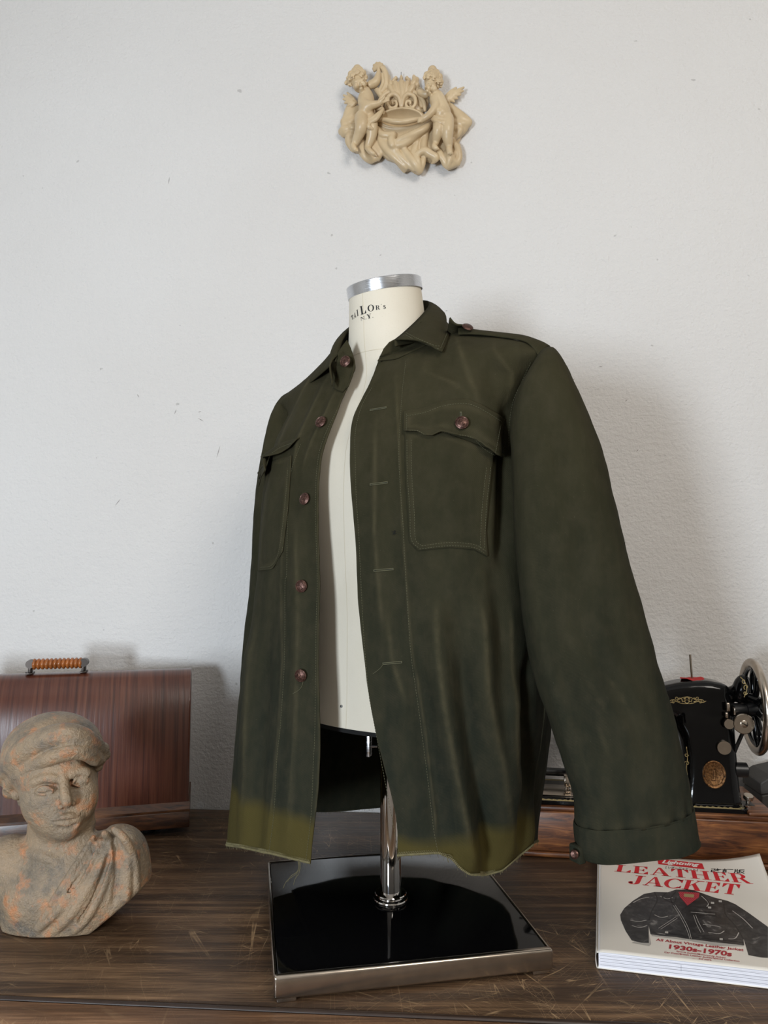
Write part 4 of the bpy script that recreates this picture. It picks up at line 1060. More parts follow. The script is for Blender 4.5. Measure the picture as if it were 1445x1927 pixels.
        for a in range(3):
            u, v = [(1, 2), (2, 0), (0, 1)][a]
            lo = [slice(1, -1)]*3; lo[a] = slice(0, -1); hi = list(lo); hi[a] = slice(1, None)
            e0, e1 = sg[tuple(lo)], sg[tuple(hi)]; E_ = np.argwhere(e0 != e1); inside = e0[e0 != e1]
            E_ = E_+[1 if k != a else 0 for k in range(3)]
            du = np.zeros(3, int); du[u] = 1; dv = np.zeros(3, int); dv[v] = 1
            g = lambda off: idx[tuple((E_+off).T)]
            q = np.stack([g(-du-dv), g(-dv), g(0*du), g(-du)], 1); q[~inside] = q[~inside][:, ::-1]; Q.append(q)
        Q = np.vstack(Q); return V, Q[(Q >= 0).all(1)]
def relax(V, Q, it=2, w=.5):
    E_ = np.vstack([Q[:, [0, 1]], Q[:, [1, 2]], Q[:, [2, 3]], Q[:, [3, 0]]]); n = len(V)
    for _ in range(it):
        a = np.zeros_like(V); c = np.zeros(n)
        for k in range(3):
            a[:, k] = np.bincount(E_[:, 0], V[E_[:, 1], k], n)+np.bincount(E_[:, 1], V[E_[:, 0], k], n)
        c = np.bincount(E_[:, 0], minlength=n)+np.bincount(E_[:, 1], minlength=n)
        V = V*(1-w)+w*a/np.maximum(c, 1)[:, None]
    return V
def clay_obj(cl, to_world, name, mat, parent, it=2, label=None):
    V, Q = cl.mesh(); V = relax(V, Q, it); return mesh(name, to_world(V), Q, mat, parent, True, label=label)

# ------------------------------------------------------------------ terracotta bust
BY = 1.130; B0 = np.array([-.49, BY, 0.])
def bq(px, py, m=0.0):
    """picture point at m millimetres towards the viewer -> clay millimetres (x right, y away, z up)"""
    return (atd(px, py, BY-m/1000)-B0)*1000
bw = lambda V: B0+np.asarray(V)/1000
bust = thing('terracotta_bust', B0, 'weathered terracotta bust of a draped woman with tilted head, in front of the wooden case', 'bust')
def bR(px, py, m, rx, rm, rz): return bq(px, py, m), (rx, rm, rz)
def new_bust(): return Clay((-150, -95, -6), (165, 95, 360), 1.7)
fig = new_bust()
def torso_clay(c, grow=0.0):
    c.ell(bq(130, 1672, 8), (112+grow, 50+grow, 84+grow), k=10); c.ell(bq(222, 1612, 0), (42+grow, 36+grow, 44+grow), k=18)
    c.ell(bq(238, 1655, -4), (32+grow, 36+grow, 48+grow), k=14)
    c.ell(bq(22, 1622, -2), (50+grow, 38+grow, 40+grow), k=20); c.ell(bq(-2, 1668, -4), (36+grow, 36+grow, 50+grow), k=16)
    c.ell(bq(66, 1690, 26), (42+grow, 32+grow, 40+grow), k=14); c.ell(bq(150, 1682, 30), (42+grow, 30+grow, 42+grow), k=14)   # breasts
    c.ell(bq(90, 1735, 12), (72+grow, 38+grow, 44+grow), k=14)
torso_clay(fig)
# the cut lower edge
fig.plane(bq(222, 1708, 20), (.62, 0, -.78), 4); fig.plane(bq(12, 1742, 20), (-.86, 0, -.5), 4); fig.plane((0, 0, .5), (0, 0, -1), 1.5); fig.plane((0, 62, 60), (0, 1, -.25), 6)
fig.cap(bq(112, 1548, -6), bq(122, 1612, -4), 44, 50, k=14)                 # neck
fig.cap(bq(70, 1560, 4), bq(112, 1612, 30), 9, 8, k=12); fig.cap(bq(168, 1548, 4), bq(128, 1612, 30), 9, 8, k=12)
skull = bq(103, 1428, -14); tilt = roty(-.13)
fig.ell(skull, (68, 66, 66), k=8)
fig.ell(bq(114, 1480, 16), (53, 52, 64), tilt, k=14)                            # face
fig.ell(bq(120, 1527, 20), (39, 42, 40), tilt, k=16)                            # jaw
fig.ell(bq(125, 1561, 44), (17, 15, 13), k=10)                                   # chin
fig.ell(bq(72, 1512, 36), (20, 18, 25), k=18); fig.ell(bq(159, 1500, 30), (17, 18, 24), k=18)    # cheeks
fig.ell(bq(108, 1442, 36), (36, 19, 22), tilt, k=12)                            # forehead
def on(px, py, off=0.0, c=None):
    """point on the front of the clay under the picture point, lifted by off"""
    c = fig if c is None else c; m = 40.0
    for _ in range(6):
        p = bq(px, py, m); y = c.front(p[0], p[2])
        if y is None: break
        m = -y
    return bq(px, py, m+off)
def rope_on(c, pts, r, off=0., k=2., cut=False, src=None, n=None):
    c.rope([on(x, y, off, src or fig) for x, y in pts], r, k, cut, n)
# sockets, brows, eyes (all set out on the plain mask of the face)
msk = Clay((-150, -95, -6), (165, 95, 360), 1.7); msk.D = fig.D.copy()
M_ = lambda px, py, off=0.0: on(px, py, off, msk)
for ex, ey, w_ in ((83, 1485, 17), (151, 1468, 14)):
    fig.ell(M_(ex, ey, 1.5), (w_+2, 7, 9), roty(-.22), k=8, cut=True)
fig.ell(M_(104, 1481, 1), (7, 8, 8), k=6, cut=True); fig.ell(M_(137, 1472, 1), (6, 8, 8), k=6, cut=True)
for pts in (((50, 1481), (72, 1468), (92, 1464), (110, 1466)), ((130, 1461), (143, 1453), (156, 1451), (166, 1455))):
    fig.rope([M_(x, y, -2) for x, y in pts], [2, 2.6, 2.8, 3], 7)
for ex, ey, w_ in ((83, 1487, 14), (150, 1470, 12)):
    fig.ell(M_(ex, ey, -4.4), (w_, 7.5, 7), roty(-.22), k=2)
for pts, r, off in ((((67, 1490), (76, 1482), (88, 1481), (100, 1487)), 1.7, .2), (((68, 1492), (80, 1496), (92, 1494), (100, 1489)), 1.3, -.6), (((136, 1474), (144, 1466), (156, 1464), (166, 1466)), 1.7, .2), (((137, 1476), (148, 1479), (158, 1477), (166, 1469)), 1.3, -.6)):
    fig.rope([M_(x, y, off) for x, y in pts], r, 1.5)
for pts in (((69, 1491), (80, 1491.5), (92, 1490.5), (99, 1488)), ((138, 1475), (148, 1474), (158, 1472), (165, 1468))):
    fig.rope([M_(x, y, .8) for x, y in pts], .7, 1, True)
# nose
nb = M_(120, 1462, 0)
fig.rope([M_(118, 1452, -3), M_(120, 1466, -.5), M_(122, 1484, 4), M_(124, 1500, 9), M_(126, 1511, 12)], [3.4, 3.8, 4.4, 5.2, 5.8], 5)
fig.ell(M_(115, 1518, 4.5), (4.6, 5, 4.2), k=3); fig.ell(M_(137, 1512, 4.5), (4.4, 5, 4.2), k=3); fig.ell(M_(126.5, 1516, 9), (5, 5, 4), k=3)
for q in ((120, 1521), (133, 1517)): fig.ell(M_(*q, 6.5), (2.3, 3, 1.8), k=1.5, cut=True)
# folds beside nose, mouth
fig.cap(M_(126, 1524, 3.2), M_(126, 1533, 3.5), 1.6, 1.6, 2.5, True)
fig.ell(M_(125, 1543, -8), (22, 13, 15), k=8)
fig.rope([M_(x, y, o) for x, y, o in ((103, 1545, 0), (113, 1540, 2.5), (121, 1537.5, 4.2), (125.5, 1538.5, 4.2), (131, 1536, 4.2), (140, 1535, 2.5), (149, 1531, 0))], [1.6, 3.2, 3.8, 3.4, 3.8, 3.2, 1.6], 3)
fig.rope([M_(x, y, o) for x, y, o in ((106, 1548.5, 0), (116, 1550.5, 2.8), (127, 1550, 4), (138, 1545, 2.8), (147, 1537, 0))], [1.6, 3.8, 4.4, 3.8, 1.6], 3)
fig.rope([M_(x, y, o) for x, y, o in ((100, 1547, 1), (111, 1545.5, 4.8), (120, 1543.5, 7.4), (126, 1544, 7.6), (133, 1541.5, 7), (142, 1538.5, 4.5), (152, 1531.5, 1))], .9, 1.6, True)
fig.rope([M_(x, y, 4.5) for x, y in ((112, 1559), (128, 1559), (142, 1551))], 2.4, 4, True)
# ear behind the left lock, collar-bones
fig.ell(bq(43, 1498, -6), (8, 10, 17), k=4)
rope_on(fig, ((40, 1603), (75, 1609), (106, 1620)), 3, -2.4, 8)
clay_obj(fig, bw, 'figure', TERRA, bust, 1)
# hair: cap, thick front roll, combed strands, side knots
hair = new_bust()
hair.ell(bq(100, 1416, -18), (75, 70, 62), k=6)
hair.plane(bq(105, 1470, 0)+np.array([0, -46, 0]), (.10, -.62, -.76), 6)
fr = lambda px, py, off=0: on(px, py, off, fig)
roll = [(14, 1462), (28, 1436), (52, 1412), (84, 1393), (116, 1383), (146, 1386), (170, 1398), (186, 1412)]
hair.rope([bq(x, y, m) for (x, y), m in zip(roll, (-4, 18, 38, 48, 50, 44, 28, 6))], [12, 15, 17, 17, 16, 15, 13, 11], 6)
roll2 = [(20, 1476), (44, 1455), (76, 1434), (106, 1422), (136, 1414), (162, 1416), (182, 1430)]
hair.rope([bq(x, y, m) for (x, y), m in zip(roll2, (4, 32, 50, 58, 55, 42, 16))], [10, 12, 12, 11, 11, 11, 10], 4)
rs = random.Random(5)
for t in np.linspace(-.95, .95, 10):          # combed grooves and locks over both rolls
    for base, dep, rad in ((roll, (-4, 18, 38, 48, 50, 44, 28, 6), 15), (roll2, (4, 32, 50, 58, 55, 42, 16), 10)):
        ph = rs.uniform(0, 6); P = [bq(x, y+t*rad*.9+2.5*math.sin(i*1.3+ph), m+rad*math.sqrt(max(0, 1-t*t))*1.0) for i, ((x, y), m) in enumerate(zip(base, dep))]
        hair.rope(P, rs.uniform(2.0, 3.4), 1.0); 
for q in ((26, 1474, 2, 16), (20, 1488, 0, 12), (34, 1492, 6, 11), (14, 1466, -8, 13)): hair.ell(bq(*q[:3]), (q[3],)*3, k=3)
for q in ((192, 1410, 0, 11), (186, 1428, 4, 11), (197, 1420, -6, 9), (184, 1442, 2, 8)): hair.ell(bq(*q[:3]), (q[3],)*3, k=3)
for a in range(10):
    q = bq(24+12*math.cos(a*.9), 1480+12*math.sin(a*.9), 14); hair.cap(q, q+np.array([5*math.cos(a), -2, 5*math.sin(a)]), 1.6, 1.2, 1.5)
clay_obj(hair, bw, 'hair', TERRA, bust, 1)
# drapery over the left shoulder of the figure
dr = new_bust(); torso_clay(dr, 3.2)
dr.plane(bq(222, 1710, 20), (.62, 0, -.78), 4); dr.plane((0, 0, 1.2), (0, 0, -1), 1.5); dr.plane((0, 58, 60), (0, 1, -.25), 6)
a_, b_ = bq(196, 1560, 30), bq(60, 1752, 40); dv_ = b_-a_; dr.plane((a_+b_)/2, (-abs(dv_[2]), 0, -dv_[0] if dv_[0] > 0 else dv_[0]*-1*1.0), 3)
dsrc = Clay((-150, -95, -6), (165, 95, 360), 2.5); torso_clay(dsrc, 3.2)
for pts, r in ((((190, 1585), (160, 1640), (110, 1712), (72, 1748)), [5, 5, 4.5, 4]), (((204, 1592), (178, 1650), (138, 1716), (104, 1752)), [5, 5.5, 5, 4]), (((212, 1600), (196, 1660), (168, 1720), (140, 1752)), [4, 5, 5, 4]),
               (((176, 1575), (140, 1632), (96, 1700)), [3.5, 4, 3]), (((214, 1560), (236, 1580), (252, 1616), (257, 1672)), [4, 5, 5, 4]), (((224, 1575), (240, 1620), (238, 1690)), [4, 5, 5]), (((196, 1568), (207, 1580), (214, 1602)), [4, 4, 3])):
    rope_on(dr, pts, r, 0, 5, src=dsrc)
for pts in (((214, 1585), (220, 1630), (214, 1700)), ((182, 1590), (150, 1650), (100, 1724)), ((205, 1612), (182, 1680), (150, 1735))):
    rope_on(dr, pts, 2.6, 1, 4, True, src=dsrc)
clay_obj(dr, bw, 'drapery', TERRA, bust, 1)
# ------------------------------------------------------------------ cherub wall plaque (clay in the wall's own frame: x along, y into the wall, z up)
def wray(cx, cy, n):
    """point seen at (cx, cy) of the enlarged view of the plaque, n millimetres in front of the wall"""
    r = ray(590+cx/4.25, 90+cy/4.25); k = (np.dot(WA-EYE, WN)+n/1000)/np.dot(r, WN); return EYE+r*k
PO = wray(740, 600, 0)
def pq(cx, cy, n=0.0):
    v = (wray(cx, cy, n)-PO)*1000; return np.array([v@WD, -(v@WN), v[2]])
def pw(V):
    V = np.asarray(V)/1000; return PO+V[:, :1]*WD-V[:, 1:2]*WN+V[:, 2:3]*np.array([0, 0, 1.])
PX1 = np.linalg.norm(pq(840, 600)-pq(740, 600))/100     # millimetres per view pixel
plaque = thing('cherub_plaque', PO, 'cream resin plaque of two winged cherubs beside a shell bowl, high on the wall', 'wall plaque')
LOP, HIP = (-165, -92, -150), (165, -.6, 165)
def P3(l): return [pq(*q) for q in l]
bk = Clay(LOP, HIP, 1.35)
rp = lambda pts, r, k=3., cut=False: bk.rope(P3(pts), np.asarray(r, float)*PX1 if np.ndim(r) else r*PX1, k, cut)
def el(c, cx, cy, n, rx, ry, rn, rot=0, k=3., cut=False):
    c.ell(pq(cx, cy, n), (rx*PX1, rn, ry*PX1), roty(rot), k, cut)
# back board and shell
el(bk, 735, 430, 8, 185, 150, 14); el(bk, 735, 620, 8, 200, 130, 20); el(bk, 760, 800, 6, 210, 130, 16); el(bk, 430, 640, 6, 175, 200, 16); el(bk, 1040, 640, 6, 150, 220, 16)
# palmette
for sx in (-1, 1):
    for (a, b, c_) in (((700, 470), (706, 380), (703, 280)), ((702, 470), (702+sx*30, 360), (702+sx*48, 285)), ((702, 470), (702+sx*55, 375), (702+sx*92, 312))):
        rp([(a[0], a[1], 20), (b[0], b[1], 26), (c_[0], c_[1], 27)], [7, 14, 22])
    rp([(702+sx*8, 470, 22), (702+sx*20, 400, 28), (702+sx*60, 370, 30), (702+sx*105, 395, 30), (702+sx*112, 450, 30), (702+sx*75, 485, 30), (702+sx*38, 462, 30), (702+sx*45, 428, 31), (702+sx*72, 430, 31), (702+sx*70, 450, 31)], [10, 13, 14, 14, 14, 12, 11, 10, 9, 8], 2)
    rp([(702+sx*60, 345, 22), (702+sx*130, 372, 24), (702+sx*175, 430, 24), (702+sx*190, 500, 22)], [12, 15, 15, 12]); rp([(702+sx*80, 365, 18), (702+sx*140, 400, 20), (702+sx*160, 470, 20)], [10, 12, 12])
    # leafy crest
    rp([(702+sx*60, 330, 16), (702+sx*105, 270, 18), (702+sx*98, 225, 18)], [22, 24, 10]); rp([(702+sx*100, 330, 15), (702+sx*122, 280, 16), (702+sx*112, 235, 16)], [16, 14, 6])
    for q in ((60, 262), (44, 245), (128, 255), (132, 300), (125, 335)): el(bk, 702+sx*q[0], q[1], 15, 15, 17, 6)
el(bk, 702, 258, 20, 14, 40, 9)
# bowl: hollow, with a pale lip
el(bk, 700, 590, 14, 205, 88, 36, 0, 4); el(bk, 700, 540, 46, 178, 62, 34, 0, 4, True)
rp([(505, 585, 36), (560, 575, 42), (640, 590, 48), (720, 592, 50), (800, 578, 46), (880, 560, 40)], [9, 16, 20, 20, 18, 10], 2)
# hanging cloth: swags and falling folds
W1 = [([(940, 590, 34), (880, 650, 44), (780, 700, 46), (690, 735, 44), (640, 775, 40)], [14, 22, 24, 20, 14]), ([(920, 640, 34), (840, 690, 40), (740, 760, 42), (650, 790, 40)], [12, 16, 18, 14]), ([(640, 690, 36), (620, 740, 42), (630, 785, 44)], [16, 20, 16]), ([(500, 640, 30), (540, 690, 36), (590, 700, 38), (640, 692, 38)], [14, 18, 18, 14]),
      ([(505, 660, 26), (540, 760, 30), (620, 850, 32), (740, 960, 26)], [16, 20, 22, 18]), ([(520, 700, 24), (600, 780, 34), (690, 860, 34), (800, 970, 28)], [14, 18, 20, 18]), ([(700, 790, 30), (760, 860, 36), (820, 940, 34), (845, 990, 26)], [14, 20, 22, 14]), ([(840, 730, 30), (800, 850, 30), (835, 900, 34), (850, 990, 26)], [18, 20, 18, 12]),
      ([(900, 680, 28), (880, 780, 32), (900, 830, 36), (980, 880, 34), (965, 905, 30)], [16, 18, 18, 18, 12]), ([(820, 860, 34), (870, 825, 38), (920, 830, 36), (985, 870, 34)], [12, 14, 14, 14]), ([(640, 800, 26), (660, 870, 26), (700, 930, 22), (735, 975, 18)], [16, 18, 18, 12]), ([(880, 880, 26), (870, 940, 26), (850, 995, 22)], [14, 14, 10]),
      ([(1060, 840, 26), (1090, 880, 34), (1075, 950, 26)], [16, 18, 12]), ([(1100, 760, 24), (1150, 800, 26), (1160, 900, 24), (1075, 955, 22)], [18, 18, 16, 14]), ([(1000, 820, 28), (1030, 880, 28), (1060, 950, 22)], [14, 16, 12]), ([(1130, 840, 28), (1110, 890, 30), (1160, 930, 22)], [12, 12, 8]),
      ([(1080, 470, 20), (1150, 520, 24), (1250, 590, 20)], [20, 24, 16]), ([(1110, 520, 18), (1180, 570, 24), (1250, 600, 18)], [18, 22, 12]), ([(1120, 600, 20), (1190, 610, 24), (1245, 615, 16)], [20, 18, 12]), ([(1110, 650, 20), (1170, 655, 24), (1150, 700, 20), (1120, 720, 20)], [16, 16, 14, 10]), ([(1190, 560, 14), (1200, 640, 14), (1150, 700, 12)], [36, 30, 20]),
      ([(340, 500, 18), (290, 560, 22), (230, 590, 18)], [18, 18, 14]), ([(350, 560, 18), (300, 590, 24), (235, 600, 18)], [14, 14, 8]), ([(350, 620, 22), (310, 640, 28), (290, 625, 24)], [12, 16, 10]), ([(330, 650, 20), (260, 650, 22), (225, 660, 16), (230, 690, 14)], [18, 18, 14, 8]), ([(300, 480, 14), (260, 600, 14), (250, 690, 12)], [40, 34, 22]),
      ([(330, 700, 18), (290, 700, 22), (280, 750, 18), (320, 820, 16)], [20, 20, 18, 14]), ([(400, 720, 22), (390, 800, 26), (410, 870, 24), (450, 905, 18)], [18, 20, 18, 12]), ([(440, 700, 22), (470, 800, 26), (520, 880, 22)], [18, 18, 14]), ([(360, 800, 18), (420, 870, 20), (480, 890, 18), (530, 870, 18)], [22, 22, 18, 12]), ([(480, 690, 22), (490, 770, 26), (540, 850, 24)], [14, 14, 10])]
OUT = [(225, 640), (222, 665), (232, 692), (272, 712), (282, 752), (312, 772), (330, 822), (372, 832), (398, 872), (430, 905), (468, 903), (490, 888), (525, 890), (545, 850), (585, 880), (640, 900), (690, 942), (730, 975), (775, 967), (805, 988), (830, 1000), (858, 993), (875, 930), (890, 888), (930, 905), (970, 910), (1000, 890), (1012, 862),
       (1040, 890), (1045, 930), (1075, 965), (1130, 945), (1160, 930), (1152, 890), (1182, 840), (1176, 780), (1130, 742), (1112, 722), (1170, 682), (1202, 650), (1252, 603), (1242, 582), (1185, 520), (1110, 455), (960, 450), (880, 640), (500, 640), (420, 470), (320, 470), (290, 510), (300, 550), (262, 572), (228, 590)]
def flat(l, n): return [(p[0], p[2]) for p in (pq(x, y, n) for x, y in l)]
bk.poly(flat(OUT, 16), -25, -1, 6, 4); el(bk, 740, 800, 22, 190, 120, 12, 0, 10)
rr_ = random.Random(4)
for _ in range(46):      # fine creases between the folds
    pts, r = rr_.choice(W1); o1, o2 = rr_.uniform(-26, 26), rr_.uniform(-22, 22); rp([(p[0]+o1*(.5+.5*i/len(pts)), p[1]+o2, p[2]-4) for i, p in enumerate(pts)], 7, 3)
for pts, r in W1: rp(pts, np.array(r)*.9, 6.5)
# flying scarf behind the left cherub
for pts, r in (([(540, 360, 20), (580, 300, 24), (570, 200, 26), (530, 150, 26)], [18, 22, 24, 16]), ([(570, 370, 18), (600, 310, 20), (585, 210, 22), (560, 150, 22)], [14, 16, 16, 12]), ([(520, 350, 24), (555, 280, 30), (548, 210, 32)], [12, 14, 12]), ([(500, 330, 22), (530, 370, 22), (545, 400, 22)], [18, 20, 14])): rp(pts, r, 2)
for a in np.radians([150, 110, 75, 45, 190, 215]): rp([(518, 165, 34), (518+38*math.cos(a), 160-36*math.sin(a), 28)], [8, 13], 2)
clay_obj(bk, pw, 'shell_and_drapery', RESIN, plaque, 1)
# wings
def wing(root, tips, n0, n1, wid, name):
    c = Clay(LOP, HIP, 1.35); r0 = pq(*root, n0)
    for i, (tx, ty) in enumerate(tips):
        t = pq(tx, ty, n1); c.rope([r0, (r0+t)/2+np.array([0, -2, 0]), t], [wid*PX1*.8, wid*PX1, wid*PX1*.55], 1.2)
    for k in range(3):
        for i, (tx, ty) in enumerate(tips[::-1]):
            f = .3+.16*k; m = r0*(1-f)+pq(tx, ty, n1)*f+np.array([0, -4.5+k*.7, 0]); c.ell(m, (wid*PX1*.95, 2.6, wid*PX1*.8), k=.8)
    return clay_obj(c, pw, name, RESIN, plaque, 1)
wing((340, 440), [(240, 380), (238, 410), (250, 440), (270, 468), (295, 480), (270, 360)], 26, 24, 15, 'wing')
wing((1050, 400), [(1200, 318), (1195, 345), (1175, 375), (1150, 405), (1125, 430), (1140, 320), (1090, 455)], 24, 22, 15, 'wing')
# cherubs
def cherub(parts, ells, cuts, name, hairs):
    c = Clay(LOP, HIP, 1.0)
    for pts, r, k in parts: c.rope(P3(pts), np.asarray(r, float)*PX1, k)
    for cx, cy, n, rx, ry, rn, rot, k in ells: el(c, cx, cy, n, rx, ry, rn, rot, k)
    for cx, cy, n, rx, ry, rn, rot, k in cuts: el(c, cx, cy, n, rx, ry, rn, rot, k, True)
    o = clay_obj(c, pw, name, RESIN, plaque, 1)
    h = Clay(LOP, HIP, 1.0); rs = random.Random(len(name)+int(hairs[0][0]))
    for cx, cy, n, r in hairs:
        el(h, cx, cy, n, r, r, r*PX1*.9, 0, 2)
        for a in range(4):
            an = rs.uniform(0, 6.3); q = (cx+r*.6*math.cos(an), cy+r*.6*math.sin(an), n+r*PX1*.75)
            h.rope(P3([(q[0]+r*.34*math.cos(an+t), q[1]+r*.34*math.sin(an+t), q[2]) for t in (0, 1.2, 2.4, 3.6)]), 3.6*PX1, 1)
    ho = clay_obj(h, pw, 'hair', RESIN, None, 1); ROOTS.remove(ho)
    ho.data.transform(Matrix.Translation(tuple(-base_of(plaque)))); ho.parent = o
    return o
fingers = lambda x, y, n, d, s_=1: [([(x, y+k*9, n), (x+d[0]*.6, y+k*9+d[1]*.6, n+2), (x+d[0], y+k*10+d[1], n)], [7, 6, 4.5], 1.2) for k in range(4)]
cherub([([(420, 380, 40), (425, 450, 46), (420, 530, 44)], [48, 54, 50], 6), ([(425, 340, 40), (420, 370, 42)], [26, 30], 5),
        ([(395, 400, 44), (400, 445, 56), (450, 460, 62), (515, 448, 60)], [36, 34, 28, 20], 4), ([(515, 448, 60), (545, 430, 62)], [20, 22], 3),
        ([(450, 300, 34), (500, 270, 34), (520, 205, 34)], [28, 26, 16], 4), ([(520, 205, 34), (520, 178, 36)], [16, 15], 3),
        ([(385, 560, 46), (385, 620, 58), (365, 690, 50)], [54, 46, 34], 5), ([(365, 690, 50), (340, 745, 42), (325, 775, 40)], [34, 26, 17], 4), ([(325, 770, 40), (318, 790, 44), (335, 815, 46)], [18, 18, 13], 3),
        ([(455, 570, 42), (465, 640, 48), (465, 700, 44)], [46, 42, 32], 5), ([(465, 700, 44), (445, 760, 38), (430, 800, 36)], [32, 26, 17], 4), ([(430, 800, 36), (450, 825, 42), (485, 850, 42)], [18, 17, 13], 3)]
       + fingers(540, 415, 62, (65, -22)) + [([(535, 425, 66), (560, 405, 68), (570, 385, 66)], [8, 7, 5], 1.2)]
       + [([(318+k*10, 795+k*4, 46), (324+k*10, 818+k*3, 47)], [5.5, 4.5], 1) for k in range(4)] + [([(470+k*8, 838+k*5, 42), (486+k*6, 852+k*4, 42)], [5.5, 4.5], 1) for k in range(4)],
       [(356, 255, 42, 66, 74, 18, -.25, 4), (366, 300, 48, 50, 50, 16, -.25, 5), (342, 308, 58, 20, 20, 7, 0, 4), (402, 298, 56, 18, 20, 7, 0, 4), (384, 346, 57, 17, 13, 7, 0, 4), (420, 495, 54, 46, 40, 14, 0, 6), (376, 292, 64, 8, 18, 4, -.25, 3), (379, 304, 66, 11, 8, 5, 0, 2.5), (380, 324, 64, 15, 5, 4, -.2, 1.5), (382, 333, 63, 12, 6, 4, -.2, 1.5), (344, 287, 61.5, 12, 8, 3, -.2, 1.2), (394, 275, 60.5, 11, 8, 3, -.2, 1.2), (342, 268, 62, 18, 5, 3, -.3, 2.5), (390, 256, 61, 18, 5, 3, -.2, 2.5), (418, 285, 46, 10, 16, 5, 0, 2)],
       [(347, 287, 67, 13, 7, 3.4, -.2, 2), (393, 275, 66, 12, 7, 3.4, -.2, 2), (360, 283, 66, 7, 8, 3.4, 0, 3), (384, 277, 65.5, 6, 8, 3.4, 0, 3), (381, 328.5, 68, 12, 2.5, 2.5, -.2, 1), (445, 522, 66, 4, 5, 3, 0, 2)], 'cherub',
       [(330, 185, 50, 28), (368, 178, 50, 28), (398, 200, 50, 24), (414, 235, 44, 20), (300, 210, 50, 26), (285, 245, 46, 24), (268, 278, 40, 20), (292, 292, 42, 18), (352, 206, 57, 25), (318, 220, 57, 23), (386, 214, 55, 21), (298, 248, 52, 20), (335, 200, 52, 24), (372, 196, 52, 22), (350, 170, 38, 34)])
cherub([([(985, 390, 40), (1010, 460, 46), (1045, 540, 44)], [46, 52, 52], 6), ([(960, 350, 40), (975, 385, 42)], [28, 32], 5),
        ([(965, 410, 48), (975, 470, 60), (930, 530, 64), (880, 570, 60)], [36, 32, 24, 18], 4), ([(880, 565, 60), (860, 580, 60)], [22, 22], 3),
        ([(905, 375, 32), (860, 365, 30), (840, 350, 28)], [22, 20, 14], 4),
        ([(1010, 570, 44), (1000, 640, 54), (990, 690, 50)], [48, 40, 32], 5), ([(990, 690, 50), (980, 740, 42), (975, 765, 40)], [32, 24, 16], 4), ([(975, 765, 40), (965, 790, 44), (985, 805, 46)], [17, 17, 13], 3),
        ([(1065, 570, 46), (1070, 650, 54), (1070, 720, 48)], [52, 42, 34], 5), ([(1070, 720, 48), (1080, 770, 42), (1085, 795, 40)], [34, 26, 17], 4), ([(1085, 795, 40), (1085, 820, 44), (1095, 840, 46)], [19, 20, 14], 3)]
       + fingers(862, 560, 62, (-28, 8)) + [([(962+k*11, 792+k*3, 46), (964+k*12, 810, 47)], [5.5, 4.5], 1) for k in range(4)] + [([(1072+k*11, 826+k*2, 47), (1074+k*12, 846, 47)], [6, 4.5], 1) for k in range(4)],
       [(952, 262, 44, 64, 76, 20, .15, 4), (936, 308, 50, 44, 50, 16, .15, 5), (918, 330, 58, 18, 20, 7, 0, 4), (966, 330, 56, 22, 24, 7, 0, 4), (928, 368, 56, 16, 12, 7, 0, 4), (1020, 525, 54, 46, 40, 14, 0, 6), (902, 308, 63, 8, 18, 5, .25, 3), (897, 322, 64, 11, 8, 6, 0, 2.5), (908, 343, 64, 13, 5, 4, .1, 1.5), (912, 353, 63, 11, 6, 4, .1, 1.5), (930, 300, 64.5, 13, 8, 3, .1, 1.2), (926, 282, 65, 20, 5, 3, .1, 2.5), (995, 310, 46, 10, 17, 6, 0, 2)],
       [(929, 299, 69.5, 14, 7, 3.4, .1, 2), (914, 298, 68, 8, 9, 3.4, 0, 3), (909, 348, 68, 11, 2.5, 2.5, .1, 1), (1035, 540, 66, 4, 5, 3, 0, 2)], 'cherub',
       [(905, 215, 54, 24), (940, 195, 52, 30), (980, 200, 50, 28), (1005, 232, 48, 28), (1014, 272, 46, 26), (1012, 302, 42, 18), (950, 180, 40, 36), (892, 240, 54, 17), (920, 226, 60, 22), (962, 234, 60, 24), (996, 268, 55, 22), (945, 212, 58, 24), (980, 215, 54, 22)])
# loin cloths
lc = Clay(LOP, HIP, 1.2)
for pts, r in (([(400, 590, 56), (470, 570, 60), (530, 520, 54)], [12, 18, 16]), ([(440, 600, 60), (500, 570, 62), (550, 500, 52)], [14, 16, 14]), ([(450, 600, 60), (440, 630, 62), (470, 650, 58)], [14, 16, 12]), ([(500, 480, 46), (545, 490, 48), (555, 525, 48)], [16, 18, 12])): lc.rope(P3(pts), np.array(r)*PX1, 1.5)
clay_obj(lc, pw, 'loin_cloth', RESIN, plaque, 1)
lc = Clay(LOP, HIP, 1.2)
for pts, r in (([(950, 570, 56), (990, 590, 62), (1040, 600, 62), (1100, 560, 54)], [14, 18, 18, 14]), ([(940, 545, 56), (990, 560, 62), (1060, 580, 62)], [12, 16, 14]), ([(1030, 600, 62), (1060, 630, 62), (1095, 610, 56)], [14, 14, 12]), ([(985, 600, 58), (1010, 610, 60), (1030, 640, 58)], [12, 12, 8])): lc.rope(P3(pts), np.array(r)*PX1, 1.5)
clay_obj(lc, pw, 'loin_cloth', RESIN, plaque, 1)
# the nail it hangs from
nl = wray(703, 262, 0); mb = MB(); mb.tube([nl-WN*.0, nl+WN*.016+[0, 0, .002]], .0012, 8); e_ = nl+WN*.016+np.array([0, 0, .002]); mb.tube([e_, e_+[0, 0, .008]], .0012, 8)
nail = mb.build('nail', STEEL, None); props(nail, 'small steel hook nail in the wall above the cherub plaque', 'nail')
